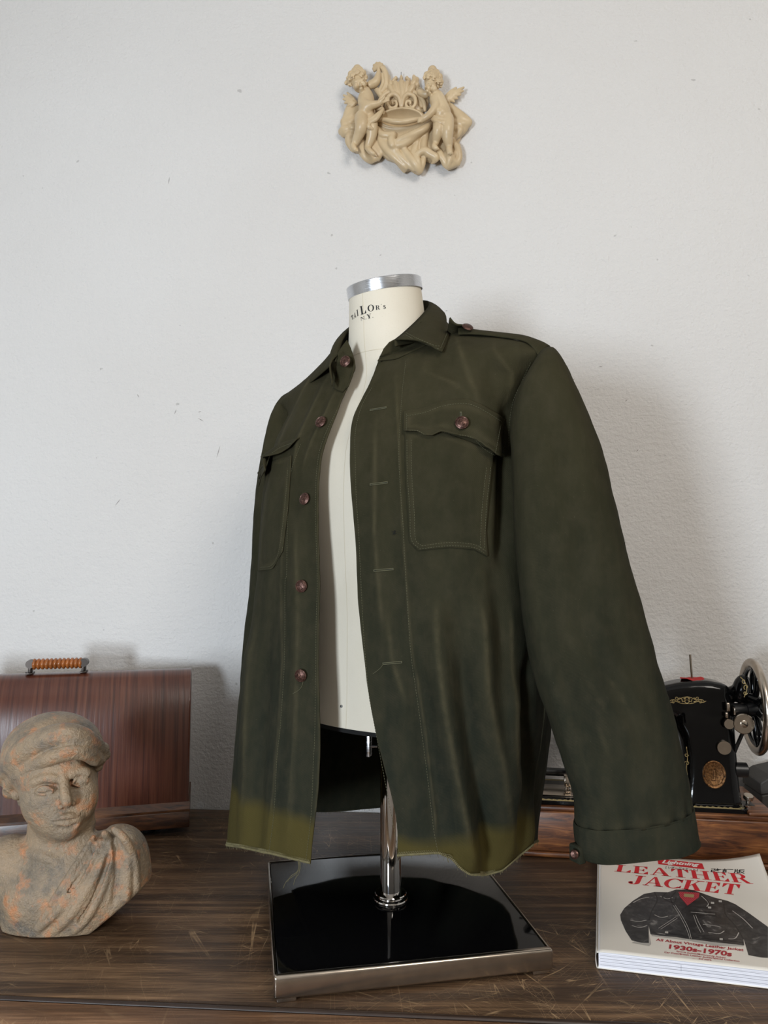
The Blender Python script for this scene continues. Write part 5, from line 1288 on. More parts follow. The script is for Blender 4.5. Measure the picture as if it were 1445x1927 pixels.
# ------------------------------------------------------------------ bentwood machine case on the left
CA = math.radians(14.2)                       # its front turns to the right
CU = np.array([math.cos(CA), math.sin(CA), 0]); CV = np.array([-CU[1], CU[0], 0])   # along the front, into the depth
CR = onz(356, 1557, .018); CR = np.array([CR[0], CR[1], 0])
CL_, CD_, = .52, .160
case = thing('sewing_machine_case', CR-CU*CL_/2+CV*CD_/2, 'brown bentwood case with ribbed amber handle, standing behind the terracotta bust', 'case')
cp = lambda u, v, z: CR-CU*(CL_-u)+CV*v+np.array([0, 0, z])      # u from the left end, v depth
mb = MB(); mb.box(cp(CL_/2, CD_/2, .034), (CL_, CD_, .031), rotz(CA), .002); mb.build('plinth', CASEBASE, case)
mb = MB()
pr_ = [(-.000, .0495), (.000, .054), (.010, .066), (CD_-.010, .066), (CD_, .054), (CD_, .0495)]
G = [[cp(u, v, z) for v, z in pr_] for u in (0, CL_-0)]
mb.grid(G); mb.add(G[0], [tuple(range(6))]); mb.add(G[1], [tuple(range(6))[::-1]]); mb.build('bevelled_trim', CASEBASE, case, False)
for u in (.06, CL_-.08):
    for v in (.05, CD_-.03):
        mb = MB(); mb.lathe([(.011, .0004), (.012, .004), (.012, .019)], cp(u, v, 0), n=16); mb.build('foot', BLACKIRON, case)
# domed cover: upright front, round shoulder, domed top
HT = .322; ZB = .115
dome = [(.010, .066)]
dome += [(.010, .066+(ZB-.066)*t) for t in np.linspace(.1, 1, 8)]
cx_, rx_, rz_ = CD_/2, CD_/2-.010, HT-ZB
dome += [(cx_-rx_*math.copysign(abs(math.cos(a))**.85, math.cos(a)), ZB+rz_*math.sin(a)**.62) for a in np.linspace(.08, PI-.08, 40)]
dome += [(CD_-.010, .066+(ZB-.066)*t) for t in np.linspace(1, 0, 9)]
mb = MB(); us = [.003, .0045]+list(np.linspace(.007, CL_-.007, 24))+[CL_-.0045, CL_-.003]
sh = lambda k: 1-.012*(1 if k in (0, len(us)-1) else 0)
G = [[cp(u, cx_+(v-cx_)*sh(k), .066+(z-.066)*sh(k)) for v, z in dome] for k, u in enumerate(us)]
mb.grid(G); mb.add(G[0], [tuple(range(len(dome)))]); mb.add(G[-1], [tuple(range(len(dome)))[::-1]]); mb.build('bentwood_cover', CASEWOOD, case, True, 40)
# handle: two brackets, ribbed wooden grip
def top_z(v): return ZB+rz_*math.sin(math.acos(min(1, max(-1, ((cx_-v)/rx_)**(1/.85) if v < cx_ else 0))))**.62
ha, hb = atd(62, 1250, 1.50), atd(166, 1249, 1.54)
uh = [np.dot(h-cp(0, 0, 0), CU) for h in (ha, hb)]
vh = cx_-.006; zt = top_z(vh)
grip = [cp(uh[0]+.006, vh, zt+.019), cp(uh[1]-.004, vh, zt+.019)]
hnd = None
mb = MB(); L = uh[1]-uh[0]-.010; n = 12; prof = []
for i in range(n):
    for t in np.linspace(0, 1, 7)[:-1]: prof.append((.0078+.0036*math.sin(PI*t)**.7, (i+t)*L/n))
prof.append((.0078, L)); mb.lathe(prof, grip[0], CU, 24); handle = mb.build('handle', HANDLEWOOD, case, True, 60)
for k, u in enumerate((uh[0]+.003, uh[1]-.001)):
    mb = MB(); mb.box(cp(u, vh, zt+.0016), (.012, .030, .0034), rotz(CA), .001); mb.box(cp(u, vh, zt+.012), (.0075, .016, .020), rotz(CA), .002, 3); mb.tube([cp(u, vh-.009, zt+.020), cp(u, vh+.009, zt+.020)], .0085, 14)
    mb.build('bracket', HANDLEMETAL, case, True, 40)
for u in (uh[0]-.004, uh[1]+.006):
    mb = MB(); mb.lathe([(.0022, 0), (.002, .0012), (0, .0016)], cp(u, vh-.006, zt+.0028), n=10); mb.build('screw', HANDLEMETAL, case)

# ------------------------------------------------------------------ hand-crank sewing machine on its oak base
MA = -math.radians(8.8)
MU = np.array([math.cos(MA), math.sin(MA), 0]); MV = np.array([-MU[1], MU[0], 0])
MO = np.array([.2585, 1.3785, 0.]); ML, MD = .452, .178
machine = thing('sewing_machine', MO+MU*ML/2+MV*MD/2, 'old black sewing machine with gold scrollwork and handwheel on an oak base, behind the magazine', 'sewing machine')
mp = lambda u, v, z: MO+MU*u+MV*v+np.array([0, 0, z])
def atv(px, py, v):
    """point seen at (px, py) on the upright plane v metres behind the base front"""
    r = ray(px, py); k = np.dot(MO+MV*v-EYE, MV)/np.dot(r, MV); return EYE+r*k
def uz(px, py, v):
    p = atv(px, py, v)-MO; return np.array([p@MU, v, p[2]])
mbx = lambda name, u0, u1, v0, v1, z0, z1, mat, bev=.001, seg=2, parent=None: MB().box(mp((u0+u1)/2, (v0+v1)/2, (z0+z1)/2), (u1-u0, v1-v0, z1-z0), rotz(MA), bev, seg).build(name, mat, parent or machine)
BZ = .0905
mbx('base_plinth', -.004, ML+.004, -.004, MD+.004, .0004, .010, BASEWOOD, .003, 3)
mbx('wood_base', 0, ML, 0, MD, .0102, BZ-.008, BASEWOOD, .003, 3)
mbx('base_top_rim', .003, ML-.003, .003, MD-.003, BZ-.0078, BZ, BASEWOOD, .002, 2)
mbx('end_batten', ML-.05, ML-.006, .004, MD-.004, BZ+.0004, BZ+.0055, BASEWOOD, .0015)
# iron bed, rounded at the right end
u0 = uz(1012, 1515, .02)[0]; u1 = uz(1409, 1535, .02)[0]
v0, v1 = .012, .160; poly = [(u0, v0), (u1-.012, v0)]+[(u1-.012+.012*math.sin(a), v0+.012-.012*math.cos(a)) for a in np.linspace(.2, PI/2, 5)]+[(u1, v1-.02), (u1-.02, v1), (u0, v1)]
mb = MB(); mb.prism(poly, mp(0, 0, BZ+.0004), MU, MV, np.array([0, 0, 1.]), .007); bed = mb.build('bed', JAPAN, machine, True, 30)
mb = MB()
q_ = [(u0+.002, v0+.004), (u1-.016, v0+.004), (u1-.006, v0+.012), (u1-.006, v1-.024), (u1-.022, v1-.006), (u0+.002, v1-.006)]
for off in (0, .003): mb.tube([mp(u+(.0 if i < 1 or i > 4 else -off), v+(off if i < 3 else -off), BZ+.0076) for i, (u, v) in enumerate(q_)], .0005, 5)
rr_ = random.Random(2)
for i in range(34):
    u = u0+.01+(u1-u0-.03)*i/34; c = mp(u, v0+.0095, BZ+.0076)
    mb.tube([c+MU*.003*math.cos(a)*(1-.1*a)+MV*.0028*math.sin(a)*(1-.1*a) for a in np.linspace(0, 4.5, 9)], .00045, 4)
mb.build('gold_border', GOLD, bed)
# arm and pillar as one cast body
VC = .082
cl = Clay((-60, -45, 60), (470, 215, 340), 1.9)
K = lambda p: np.array([p[0], p[1], p[2]])*1000
def kk(px, py, v=VC): return K(uz(px, py, v))
pb_, pt_ = kk(1338, 1512), kk(1332, 1330)
# pillar: broad foot, waist, shoulder
PT_ = np.array([(1272, 1388, 1512, 46), (1276, 1384, 1490, 43), (1280, 1380, 1450, 41), (1280, 1377, 1410, 40), (1274, 1375, 1375, 38), (1262, 1374, 1350, 36), (1276, 1374, 1328, 33)], float)
for t in np.linspace(.35, 6, 30):
    x0, x1, y, hv = [np.interp(t, range(7), PT_[:, k]) for k in range(4)]
    a, b = kk(x0, y), kk(x1, y); cl.box((a+b)/2, ((b[0]-a[0])/2, hv, 24), None, 22, 4)
cl.box((kk(1284, 1508)+kk(1390, 1508))/2-np.array([0, 0, 2]), (50, 48, 5), None, 4, 6)
# arm running left, high shoulder at the pillar
AT_ = np.array([(1352, 1284, 1350, 34), (1325, 1279, 1348, 34), (1295, 1280, 1346, 32), (1270, 1284, 1345, 31), (1235, 1291, 1345, 29), (1195, 1297, 1347, 28), (1155, 1301, 1349, 28), (1120, 1304, 1352, 30)], float)
for t in np.linspace(0, 7, 36):
    x, y0, y1, hv = [np.interp(t, range(8), AT_[:, k]) for k in range(4)]
    a, b = kk(x, y0), kk(x, y1); cl.box((a+b)/2, (15, hv, (a[2]-b[2])/2), None, 14, 5)
a = kk(1362, 1325); cl.ell(a, (16, 30, 30), k=10)
a, b = kk(1092, 1306), kk(1092, 1440); cl.box((a+b)/2, (20, 24, (a[2]-b[2])/2), None, 10, 8)       # head at the far left
u_in = kk(1292, 1400); 
to_m = lambda V: MO+np.asarray(V)[:, :1]/1000*MU+np.asarray(V)[:, 1:2]/1000*MV+np.asarray(V)[:, 2:3]/1000*np.array([0, 0, 1.])
body = clay_obj(cl, to_m, 'arm_and_pillar', JAPAN, machine, 2)
def face(px, py):
    """front surface of the casting under a picture point"""
    v = .04
    for _ in range(8):
        p = uz(px, py, v)*1000; y = cl.front(p[0], p[2])
        if y is None: break
        v = y/1000
    return atv(px, py, v)-MV*.0014
# gold scroll on the arm
mb = MB()
def curl(cx, cy, r, a0, a1, n=16, grow=.7): return [(cx+r*(1-grow*k/n)*math.cos(a0+(a1-a0)*k/n), cy+r*(1-grow*k/n)*math.sin(a0+(a1-a0)*k/n)) for k in range(n+1)]
lines = []
for sx in (-1, 1):
    X = lambda x: 1292+sx*x
    for c in (curl(14, 1318, 6, 2.6, 8.6), curl(25, 1320.5, 4, -2.6, 3.6), curl(5, 1316, 5, 0, 5.5), curl(20, 1314, 3, 3, 8)): lines.append([(X(x), y) for x, y in c])
    lines.append([(X(0), 1311), (X(9), 1313), (X(18), 1317), (X(28), 1316.5), (X(34), 1321)]); lines.append([(X(0), 1324), (X(10), 1323.5), (X(20), 1320), (X(30), 1321.5), (X(36), 1319)])
lines.append([(1292+5*math.cos(a), 1317.5+5.5*math.sin(a)) for a in np.linspace(0, 6.3, 16)])
for l in lines: mb.tube([face(*q) for q in catmull(l, 20)], .00075, 5)
mb.build('gold_scroll', GOLD, body)
mb = MB()
for l in (curl(1291, 1420, 4, 0, 6), curl(1292, 1436, 5, 3, 9), [(1291, 1405), (1293, 1425), (1291, 1445), (1293, 1458)]): mb.tube([face(*q)-MV*.0006 for q in catmull(l, 18)], .0007, 5)
mb.build('gold_scroll', GOLD, body)
# oval badge
bc = face(1343, 1457); MVn = -MV
mb = MB(); n = 40
rx_, rz2 = np.linalg.norm(atv(1365, 1457, .05)-atv(1343, 1457, .05)), np.linalg.norm(atv(1343, 1483, .05)-atv(1343, 1457, .05))
rings = [(1.0, -.004), (1.0, .0018), (.95, .0026), (.9, .0018), (0.001, .0020)]
V = []; Fc = []
for k, h in rings: V += [bc+MU*rx_*k*math.cos(a)+np.array([0, 0, 1.])*rz2*k*math.sin(a)+MVn*h for a in np.linspace(0, 2*PI, n, endpoint=False)]
mb.grid(np.array(V).reshape(len(rings), n, 3), True)
mb.tube([bc+MVn*.0024+np.array([0, 0, z]) for z in (-.009, .009)], .0018, 6); mb.tube([bc+MVn*.0024+MU*.004*math.cos(a)+np.array([0, 0, .003+.006*math.sin(a)]) for a in np.linspace(-.6, 3.8, 12)], .0009, 5); mb.tube([bc+MVn*.0024+MU*x+np.array([0, 0, -.009]) for x in (-.005, .005)], .0011, 5)
mb.tube([bc+MVn*.0022+MU*rx_*.78*math.cos(a)+np.array([0, 0, 1.])*rz2*.78*math.sin(a) for a in np.linspace(0, 2*PI, 40)], .0006, 5)
badge = mb.build('badge', BADGE, machine, True, 40)
for s_ in (-1, 1):
    mb = MB(); mb.lathe([(.0014, 0), (.0012, .0008), (0, .001)], bc+MU*rx_*.86*s_+MVn*.0022+[0, 0, -.003], MVn, 10); mb.build('rivet', BLACKIRON, badge)
# stitch-length disc, bobbin winder and its discs
def disc(px, py, rpx, name, mat, v=None, th=.006, parent=machine, slot=False, ax=None):
    c = face(px, py) if v is None else atv(px, py, v); d = (c-EYE)[1]; r = rpx*d/FPX; ax = MVn if ax is None else unit(ax)
    mb = MB(); mb.lathe([(r*.9, -th), (r, -th*.8), (r, th*.6), (r*.93, th), (r*.3, th), (0, th)], c, ax, 32)
    if slot: mb.lathe([(r*.36, th), (r*.36, th+.0015), (r*.3, th+.002), (0, th+.002)], c, ax, 20)
    o = mb.build(name, mat, parent, True, 40)
    if slot:
        m2 = MB(); m2.box(c+ax*(th+.0021), (r*.6, .0008, .0014), rotz(MA)@roty(.5), 0); m2.build('slot', SLIT, o, False)
    return c, r, o
disc(1361, 1406, 13, 'stitch_dial', NICKEL, None, .005)
# motor boss / wheel hub casting at the right, spoked handwheel behind it
HW = atv(1419, 1329, .075); hr = 87*(HW-EYE)[1]/FPX
wa = unit(MU*.99-MV*.06)                    # axle, swung a little towards the viewer
e1 = np.array([0, 0, 1.]); e2 = unit(np.cross(wa, e1))
mb = MB(); rim = [HW+(e1*math.cos(a)+e2*math.sin(a))*(hr-.008) for a in np.linspace(0, 2*PI, 73)]
for k in range(72): pass
def torus(mb, c, ax, R, r, n=72, m=14, sq=1.0):
    ax = unit(ax); a1 = unit(np.cross(ax, [0.1, 0, 1.])); a2 = np.cross(ax, a1); G = []
    for i in range(n):
        t = 2*PI*i/n; d = a1*math.cos(t)+a2*math.sin(t); G.append([c+d*(R+r*math.cos(s))+ax*r*sq*math.sin(s) for s in np.linspace(0, 2*PI, m, endpoint=False)])
    G.append(G[0]); mb.grid(np.array(G), True)
torus(mb, HW, wa, hr-.0085, .0085, sq=.9); wheel = mb.build('handwheel', NICKEL, machine, True, 60)
mb = MB(); mb.lathe([(.0001, -.014), (.016, -.014), (.019, -.008), (.019, .010), (.014, .014), (0, .014)], HW, wa, 28)
torus(mb, HW, wa, hr-.0185, .0045, sq=.9)
for k in range(5):
    a = 2*PI*k/5+.25; d = e1*math.cos(a)+e2*math.sin(a); t = -e1*math.sin(a)+e2*math.cos(a)
    for sgn in (-1, 1):
        mb.tube(catmull([HW+d*.015, HW+d*.028+t*sgn*.010, HW+d*(hr-.034)+t*sgn*.016, HW+d*(hr-.017)+t*sgn*.006], 14), [.0055]*14, 10)
mb.build('spokes', JAPAN, wheel, True, 60)
# bearing housing with gold leaf between pillar and wheel
hc = atv(1394, 1296, .055)
ch = Clay(tuple(np.array([-30, -30, -40.])), (50, 40, 40), 1.4); ch.ell((0, 0, 0), (15, 17, 27), roty(.25), k=3); ch.cap((-6, 8, -8), (-26, 16, -20), 14, 16, 4); ch.cap((2, 6, -14), (26, 10, -24), 12, 12, 5)
house = clay_obj(ch, lambda V: hc+np.asarray(V)[:, :1]/1000*MU+np.asarray(V)[:, 1:2]/1000*MV+np.asarray(V)[:, 2:3]/1000*np.array([0, 0, 1.]), 'bearing_housing', JAPAN, machine, 2)
mb = MB()
for l in (curl(1400, 1282, 5, 1, 6), curl(1404, 1293, 5, 2, 8), curl(1402, 1304, 4, 0, 6), [(1393, 1274), (1402, 1284), (1405, 1298), (1400, 1312)]): mb.tube([atv(*q, .036) for q in catmull(l, 16)], .0008, 5)
mb.build('gold_scroll', GOLD, house)
# bobbin winder: black barrel, nickel discs, latch
wc = atv(1376, 1336, .05); we = atv(1420, 1334, .058)
mb = MB(); mb.lathe([(.010, 0), (.0125, .002), (.0125, .018), (.0105, .019), (.0105, .026), (.0125, .027), (.0125, .045), (.009, .047)], wc, unit(we-wc), 24); winder = mb.build('bobbin_winder', BLACKIRON, machine, True, 40)
for px, py, w_, h_ in ((1369, 1330, .007, .016), (1381, 1338, .004, .014), (1366, 1345, .006, .010)):
    mb = MB(); mb.box(atv(px, py, .038), (w_, .010, h_), rotz(MA), .002, 3); mb.build('winder_latch', NICKEL, winder)
disc(1399, 1362, 18.5, 'tension_disc', NICKEL, .032, .003, winder, True)
disc(1371, 1362, 9.5, 'thumb_screw', NICKEL, .034, .004, winder)
mb = MB(); mb.tube([atv(1397, 1380, .05), atv(1386, 1405, .052), atv(1380, 1420, .055)], .0035, 10); mb.build('crank_rod', BLACKIRON, machine, True)
mb = MB(); mb.lathe([(.010, 0), (.0135, .002), (.0135, .024), (.010, .026)], atv(1379, 1448, .06), MU, 24); mb.build('motor_cap', BLACKIRON, machine, True, 40)
# side foot lug and thumb screw by the bed
disc(1408, 1500, 8.5, 'thumb_screw', NICKEL, .06, .004, machine, False, (0, -.35, 1)); mb = MB(); mb.lathe([(.0035, -.016), (.0035, 0)], atv(1407, 1503, .06), n=12); mb.build('screw_stem', NICKEL, machine)
mbx('hinge_lug', uz(1385, 1515, .05)[0], uz(1420, 1515, .05)[0], .045, .075, BZ+.0004, BZ+.006, BLACKIRON)
# spool pin on red felt
sp0 = uz(1302, 1277, VC); top = cl.D
zz_ = sp0[2]; mb = MB(); fb_ = []
G = []
for k, r in enumerate((0.0005, .009, .0185, .0205, .0185, .009, .0005)):
    G.append([mp(sp0[0]+r*math.cos(a)*1.1, VC+r*math.sin(a), zz_-.0015+(.0022 if k > 3 else 0 if k < 3 else .0011)+.0016*math.sin(2*a+.6)*(r/.0175)+.0008*math.sin(5*a)*(r/.0175)) for a in np.linspace(0, 2*PI, 28, endpoint=False)])
mb.grid(np.array(G), True); mb.build('felt_pad', FELT, machine, True)
mb = MB(); mb.tube([mp(sp0[0], VC, zz_-.003), mp(sp0[0]-.002, VC, zz_+.046)], .0021, 12); mb.build('spool_pin', NICKEL, machine, True, 40)
# needle end seen between coat and sleeve: needle plate, presser bar, foot
pu = uz(1046, 1505, .07)[0]
mbx('needle_plate', u0+.004, u0+.075, .045, .115, BZ+.0078, BZ+.0092, NICKEL, .0004)
mb = MB(); nu_ = uz(1068, 1490, .075)[0]
mb.tube([mp(nu_, .075, BZ+.012), mp(nu_, .075, BZ+.13)], .0032, 10); mb.build('presser_bar', NICKEL, machine)
mb = MB(); mb.box(mp(nu_, .070, BZ+.012), (.011, .022, .003), rotz(MA), .001); mb.box(mp(nu_-.004, .062, BZ+.016), (.003, .008, .012), rotz(MA), .001); mb.box(mp(nu_+.004, .062, BZ+.016), (.003, .008, .012), rotz(MA), .001); mb.build('presser_foot', NICKEL, machine)
mb = MB(); mb.box(mp(nu_, .072, BZ+.030), (.014, .014, .022), rotz(MA), .002); mb.build('needle_clamp', NICKEL, machine)
for px, py in ((1057, 1412), (1047, 1381)):
    mb = MB(); c = atv(px, py, .068); mb.lathe([(.004, -.005), (.0055, -.004), (.0055, .004), (.004, .005)], c, MU, 14); mb.tube([c, c+MU*.02], .002, 8); mb.build('thumb_screw', BLACKIRON, machine)
mb = MB(); mb.tube([mp(u0+.004, .13, BZ+.03), mp(u0+.09, .13, BZ+.03)], .008, 12)
mb.build('bobbin_cover', BLACKIRON, machine, True)
# charcoal case with a sloping lid behind the right end of the base
gA = math.radians(-4)
GO = np.array([.752, 1.462, 0.]); Gu = np.array([math.cos(gA), math.sin(gA), 0]); Gv = np.array([-Gu[1], Gu[0], 0])
gcase = thing('grey_case', GO+Gu*.14+Gv*.04, 'charcoal grey case with a sloping lid and metal ring, right of the sewing machine', 'case')
gp = lambda u, v, z: GO+Gu*u+Gv*v+np.array([0, 0, z])
def gprism(name, poly, v0, v1, mat):
    n = len(poly); mb = MB(); mb.add([gp(u, v0, z) for u, z in poly]+[gp(u, v1, z) for u, z in poly], [tuple(range(n)), tuple(range(2*n-1, n-1, -1))]+[(i, i+n, (i+1) % n+n, (i+1) % n) for i in range(n)])
    o = mb.build(name, mat, gcase, False); b = o.modifiers.new('soft', 'BEVEL'); b.width = .003; b.segments = 2; return o
gprism('body', [(0, .0006), (.28, .0006), (.28, .135), (0, .084)], 0, .082, GREYBOX)
gprism('lid', [(-.002, .0845), (.282, .1365), (.282, .178), (.26, .182), (.02, .122), (-.002, .108)], -.002, .084, GREYBOX)
rc = atv(1421, 1452, .0); rc = gp(.035, -.006, .113)
mb = MB(); torus(mb, rc, unit(np.array([.2, -1, .2])), .0095, .0013, 32, 8); mb.build('ring', HANDLEMETAL, gcase)
mb = MB(); mb.box(gp(.035, -.004, .124), (.012, .004, .012), rotz(gA), .001); mb.build('ring_tab', HANDLEMETAL, gcase)
# ------------------------------------------------------------------ magazine on the table at the right front
BT = .0225                                        # thickness
kBL = onz(1123, 1790, BT); KA = -math.radians(13.0); KS = math.radians(17.0)
KU = np.array([math.cos(KA), math.sin(KA), 0]); KV = np.array([math.sin(KS), math.cos(KS), 0])
KW, KL = .268, .356
KO = np.array([kBL[0], kBL[1], 0])
mag = thing('magazine', KO+KU*KW/2+KV*KL/2, 'thick white softcover magazine about leather jackets, lying under the near cuff of the coat', 'magazine')
def lift(u, v):  # the far right corner of the cover curls up, the spine side sags a little
    c = max(0, (u/KW-.55)/.45)*max(0, (v/KL-.6)/.4); return .020*c*c
def bp_(u, v, z): return KO+KU*u+KV*v+np.array([0, 0, z])
def cov(u, v, dz=0.0): return bp_(u, v, BT+lift(u, v)-.0015*math.exp(-(u/.006)**2)+dz)
# page block
mb = MB(); nu, nv = 14, 14
for z0 in (.0014,):
    us, vs = np.linspace(.002, KW-.0025, nu), np.linspace(.0015, KL-.002, nv)
    top = np.array([[bp_(u, v, BT-.0010+lift(u, v)*.55) for u in us] for v in vs]); bot = np.array([[bp_(u, v, z0) for u in us] for v in vs])
    mb.grid(top); mb.grid(bot[:, ::-1])
    for A, B in ((top[0], bot[0]), (top[-1][::-1], bot[-1][::-1]), (top[:, -1], bot[:, -1]), (top[::-1, 0], bot[::-1, 0])): mb.grid(np.array([B, A]))
pages = mb.build('page_block', PAGES, mag, False)
mb = MB()
for z, d in ((.0052, .0006), (.0095, .0009), (.0132, .0004), (.0172, .0007)): mb.tube([bp_(.004, .0013, z), bp_(KW*.5, .0012, z+d), bp_(KW-.004, .0013, z-d*.5)], .00022, 4)
mb.tube([bp_(.105, .0010, .009), bp_(.1052, .0010, .0165)], .0002, 4)
mb.build('page_gap', PAGELINE, pages)
def sheet(f, name, mat, parent, t=.0005):
    us, vs = np.linspace(0, KW, 40), np.linspace(0, KL, 40)
    mb = MB(); mb.grid(np.array([[f(u, v) for u in us] for v in vs])); o = mb.build(name, mat, parent, True, None); solidify(o, t, -1); return o
cover = sheet(lambda u, v: cov(u, v), 'front_cover', COVER, mag)
sheet(lambda u, v: bp_(u, v, .0013), 'back_cover', COVER, mag)
mb = MB(); mb.grid(np.array([[bp_(-.0006-.0012*math.sin(PI*t), v, .0012+(BT-.0018)*t) for t in np.linspace(0, 1, 8)] for v in np.linspace(0, KL, 24)])); o = mb.build('spine', COVER, mag); solidify(o, .0005, 0)
TOPZ = [0]
def on_cover(px, py, dz=.00025):
    z = BT
    for _ in range(4):
        p = onz(px, py, z)-KO; M2 = np.array([[KU[0], KV[0]], [KU[1], KV[1]]]); u, v = np.linalg.solve(M2, p[:2]); z = BT+lift(u, v)+dz-.0015*math.exp(-(u/.006)**2)
    if u < .0005 or u > KW-.0005 or v > KL-.0005 or v < .0005: u = min(max(u, .0005), KW-.0005); v = min(max(v, .0005), KL-.0005)
    return cov(u, v, dz)
cx = lambda x, y: (1080+x/3.959, 1580+y/3.959)     # from the enlarged view of the cover
def quad(l): return [cx(*q) for q in l]            # bottom-left, bottom-right, top-right, top-left
text_on('LEATHER', quad([(300, 236), (1338, 330), (1298, 258), (318, 186)]), on_cover, 'title_lettering', RED, cover, .02)
text_on('JACKET', quad([(408, 326), (1222, 413), (1243, 335), (440, 264)]), lambda x, y: on_cover(x, y, .0004), 'title_lettering', RED, cover, .0)
def flat_poly(name, pts, mat, dz=.0003, parent=cover, m=4):
    V = [on_cover(*cx(*q), dz) for q in subdivide_poly(pts, m)]; c = np.mean(V, 0); mb = MB()
    bm = bmesh.new(); vs = [bm.verts.new(v) for v in V]; bm.faces.new(vs); bmesh.ops.triangulate(bm, faces=bm.faces[:]); bm.verts.index_update()
    mb.add([v.co[:] for v in bm.verts], [[v.index for v in f.verts] for f in bm.faces]); bm.free()
    o = mb.build(name, mat, parent, False); return o
def font_text(txt, q, name, mat, dz=.0004, bold=0.0, shear=0.0, parent=cover):
    cu = bpy.data.curves.new('t', 'FONT'); cu.body = txt; cu.offset = bold; cu.shear = shear; cu.resolution_u = 4
    o = bpy.data.objects.new('t', cu); COL.objects.link(o); bpy.context.view_layer.update()
    me = bpy.data.meshes.new_from_object(o.evaluated_get(bpy.context.evaluated_depsgraph_get()))
    V = np.array([v.co[:] for v in me.vertices]); Fc = [tuple(p.vertices) for p in me.polygons]
    bpy.data.objects.remove(o); bpy.data.curves.remove(cu); bpy.data.meshes.remove(me)
    if len(V) == 0: return None
    lo, hi = V.min(0), V.max(0); hi[1] = max(hi[1], lo[1]+1e-6)
    W = [on_cover(*bilin(q, (v[0]-lo[0])/(hi[0]-lo[0]), (v[1]-lo[1])/(hi[1]-lo[1])), dz) for v in V]
    return mesh(name, W, Fc, mat, parent, False)
flat_poly('masthead_box', [(628, 182), (972, 221), (955, 178), (640, 143), (622, 150)], RED, .0003)
font_text('Lightning', quad([(652, 183), (930, 207), (934, 176), (660, 150)]), 'masthead_lettering', WHITEINK, .0006, .035, .25)
font_text('[ \u30ec\u30b6\u30fc\u30b8\u30e3\u30b1\u30c3\u30c8 ]', quad([(682, 216), (920, 236), (922, 218), (684, 196)]), 'subtitle_lettering', INK, .0004, .008)
font_text('\u6539\u8a02\u7248', quad([(1016, 243), (1272, 253), (1274, 221), (1020, 213)]), 'edition_lettering', INK, .0004, .012)
font_text('All About Vintage Leather Jacket', quad([(608, 758), (1262, 836), (1264, 812), (612, 735)]), 'tagline_lettering', DKRED, .0004, .022)
font_text('1930s-1970s', quad([(706, 812), (1174, 872), (1180, 834), (712, 780)]), 'tagline_lettering', DKRED, .0004, .035)
font_text('Sports Jacket/Motorcycle Jacket/', quad([(762, 838), (1130, 888), (1132, 874), (764, 826)]), 'small_lettering', DKRED, .0004, .014)
font_text('Car Coat/British Leather Jacket/Special Collection', quad([(672, 846), (1232, 914), (1234, 900), (674, 832)]), 'small_lettering', DKRED, .0004, .014)
font_text('.........and more.', quad([(882, 886), (1026, 902), (1028, 890), (884, 874)]), 'small_lettering', DKRED, .0004, .012)
# the printed picture: a black leather jacket
flat_poly('printed_shadow', [(560, 700), (575, 780), (560, 792), (430, 768), (455, 755), (560, 770)], GREYINK, .00028)
flat_poly('printed_shadow', [(575, 705), (860, 742), (1262, 775), (1262, 795), (1060, 792), (855, 752), (580, 718)], GREYINK, .00028)
LSIL = [(344, 560), (375, 510), (440, 455), (520, 405), (600, 390), (700, 392), (760, 372), (880, 374), (935, 392), (1040, 430), (1140, 455), (1200, 480), (1300, 545), (1445, 650), (1445, 880), (1400, 878), (1300, 860), (1285, 810), (1262, 735), (1268, 788), (1150, 775), (1050, 765), (900, 745), (860, 742), (760, 725), (640, 716), (570, 705), (556, 640), (558, 770), (500, 768), (430, 750), (385, 680), (350, 600)]
flat_poly('printed_jacket', LSIL, LEATHER, .00034, cover, 5)
flat_poly('printed_lining', [(778, 388), (936, 395), (930, 430), (845, 492), (790, 430)], LINING, .0005)
flat_poly('printed_label', [(820, 402), (895, 408), (892, 432), (818, 426)], GOLD, .0006)
def pline(name, lines, mat, r=.0004, dz=.0005):
    mb = MB()
    for l in lines:
        P = [on_cover(*cx(*q), dz) for q in (catmull(l, 14) if len(l) > 2 else resample(l, 6))]
        P = np.array(P); T = np.gradient(P, axis=0); Nn = np.stack([-T[:, 1], T[:, 0], 0*T[:, 0]], 1); Nn /= np.linalg.norm(Nn, axis=1)[:, None]; mb.grid(np.array([P+Nn*r, P-Nn*r]))
    return mb.build(name, mat, cover, False)
pline('printed_zip', [[(740, 490), (790, 570), (840, 670), (862, 738)], [(752, 486), (800, 560), (852, 660), (874, 738)], [(630, 660), (760, 575)], [(645, 668), (770, 585)], [(905, 560), (930, 620), (968, 690)], [(890, 562), (912, 625), (945, 692)]], GREYINK, .0003, .0006)
pline('printed_seam', [[(600, 392), (620, 450), (580, 530), (558, 600)], [(1115, 480), (1130, 560), (1200, 640), (1262, 740)], [(690, 395), (660, 430), (740, 470), (760, 430)], [(936, 395), (990, 450), (1010, 505), (900, 500), (845, 492)], [(860, 530), (1060, 545), (1056, 570), (862, 555)], [(575, 690), (720, 700), (860, 722), (1060, 745), (1262, 765)], [(840, 500), (800, 530)], [(760, 385), (720, 440), (745, 490)]], LEATHER2, .0009, .0005)
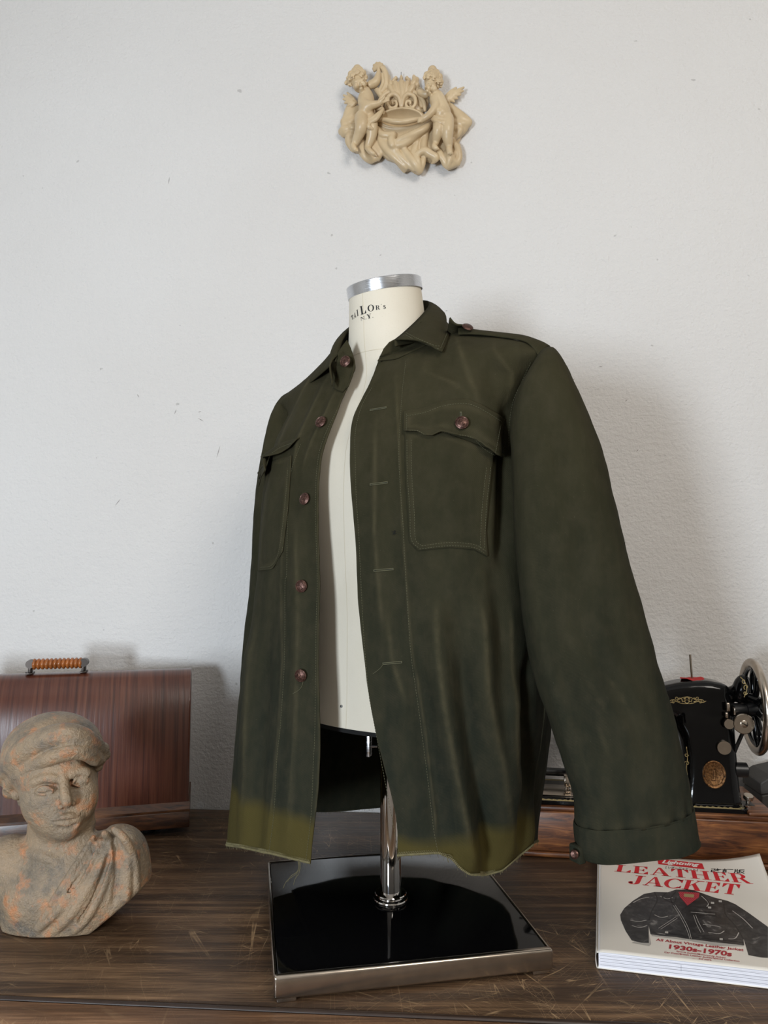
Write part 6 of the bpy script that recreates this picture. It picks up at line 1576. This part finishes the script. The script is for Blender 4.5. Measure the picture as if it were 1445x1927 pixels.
for l_ in [[(640, 420), (690, 440), (735, 432)], [(950, 420), (1000, 470), (990, 500)], [(440, 470), (500, 440), (560, 430)], [(420, 600), (480, 610), (540, 600)], [(430, 640), (490, 655), (545, 640)], [(600, 560), (650, 580), (700, 570)], [(870, 540), (960, 548), (1050, 556)], [(960, 630), (1040, 640), (1090, 650)], [(1180, 530), (1260, 590), (1330, 660)], [(1230, 690), (1200, 735), (1150, 740)], [(590, 690), (680, 705)], [(1000, 690), (1080, 700), (1120, 680)]]: pline('printed_highlight', [l_], GREYINK, .0006, .00045)
for q in ((690, 690), (1096, 740), (1010, 505), (1032, 470), (1090, 458)):
    flat_poly('printed_stud', [(q[0]-12, q[1]-7), (q[0]+12, q[1]-5), (q[0]+12, q[1]+9), (q[0]-12, q[1]+7)], GREYINK, .0006, cover, 1)
# ------------------------------------------------------------------ light and camera
def area(name, loc, target, size, power, color):
    l = bpy.data.lights.new(name, 'AREA'); l.energy = power; l.color = color; l.shape = 'RECTANGLE'; l.size, l.size_y = size
    o = bpy.data.objects.new(name, l); COL.objects.link(o); o.location = loc
    d = Vector(np.asarray(target)-np.asarray(loc)); o.rotation_euler = d.to_track_quat('-Z', 'Y').to_euler(); ROOTS.append(o); return o
area('window_daylight', wp((WU0+WU1)/2, DEP-.02, (WZ0+WZ1)/2-.08), wp(0, 0, .3), (.40, .62), 62, (.80, .90, 1.0))
area('ceiling_lamp', wp(1.2, 2.5, 1.9), wp(0.1, 0, .1), (.9, .9), 30, (1.0, .94, .86))
w = bpy.data.worlds.new('sky'); SC.world = w; w.use_nodes = True
w.node_tree.nodes['Background'].inputs[0].default_value = (.75, .85, 1, 1); w.node_tree.nodes['Background'].inputs[1].default_value = 1.2
cam = bpy.data.cameras.new('camera'); co = bpy.data.objects.new('camera', cam); COL.objects.link(co); ROOTS.append(co)
cam.sensor_fit = 'VERTICAL'; cam.sensor_height = 36; cam.sensor_width = 27; cam.lens = FPX/1927*36
cam.clip_start = .02
co.location = EYE; co.rotation_euler = (PI/2+PITCH, 0, 0)
SC.camera = co
# put the measured place upright on its floor, walls along the axes
Mw = Matrix.Translation((0, 0, -ZF)) @ Matrix.Rotation(-WANG, 4, 'Z')
bpy.context.view_layer.update()
for o in ROOTS:
    o.matrix_world = Mw @ o.matrix_basis
    if 'base' in o: del o['base']
SC.view_settings.view_transform = 'Standard'; SC.view_settings.look = 'None'; SC.view_settings.gamma = 1
SC.view_settings.exposure = -0.02; SC.view_settings.use_curve_mapping = False
try:
    SC.cycles.use_denoising = True; SC.cycles.max_bounces = 8; SC.cycles.diffuse_bounces = 4
except Exception: pass
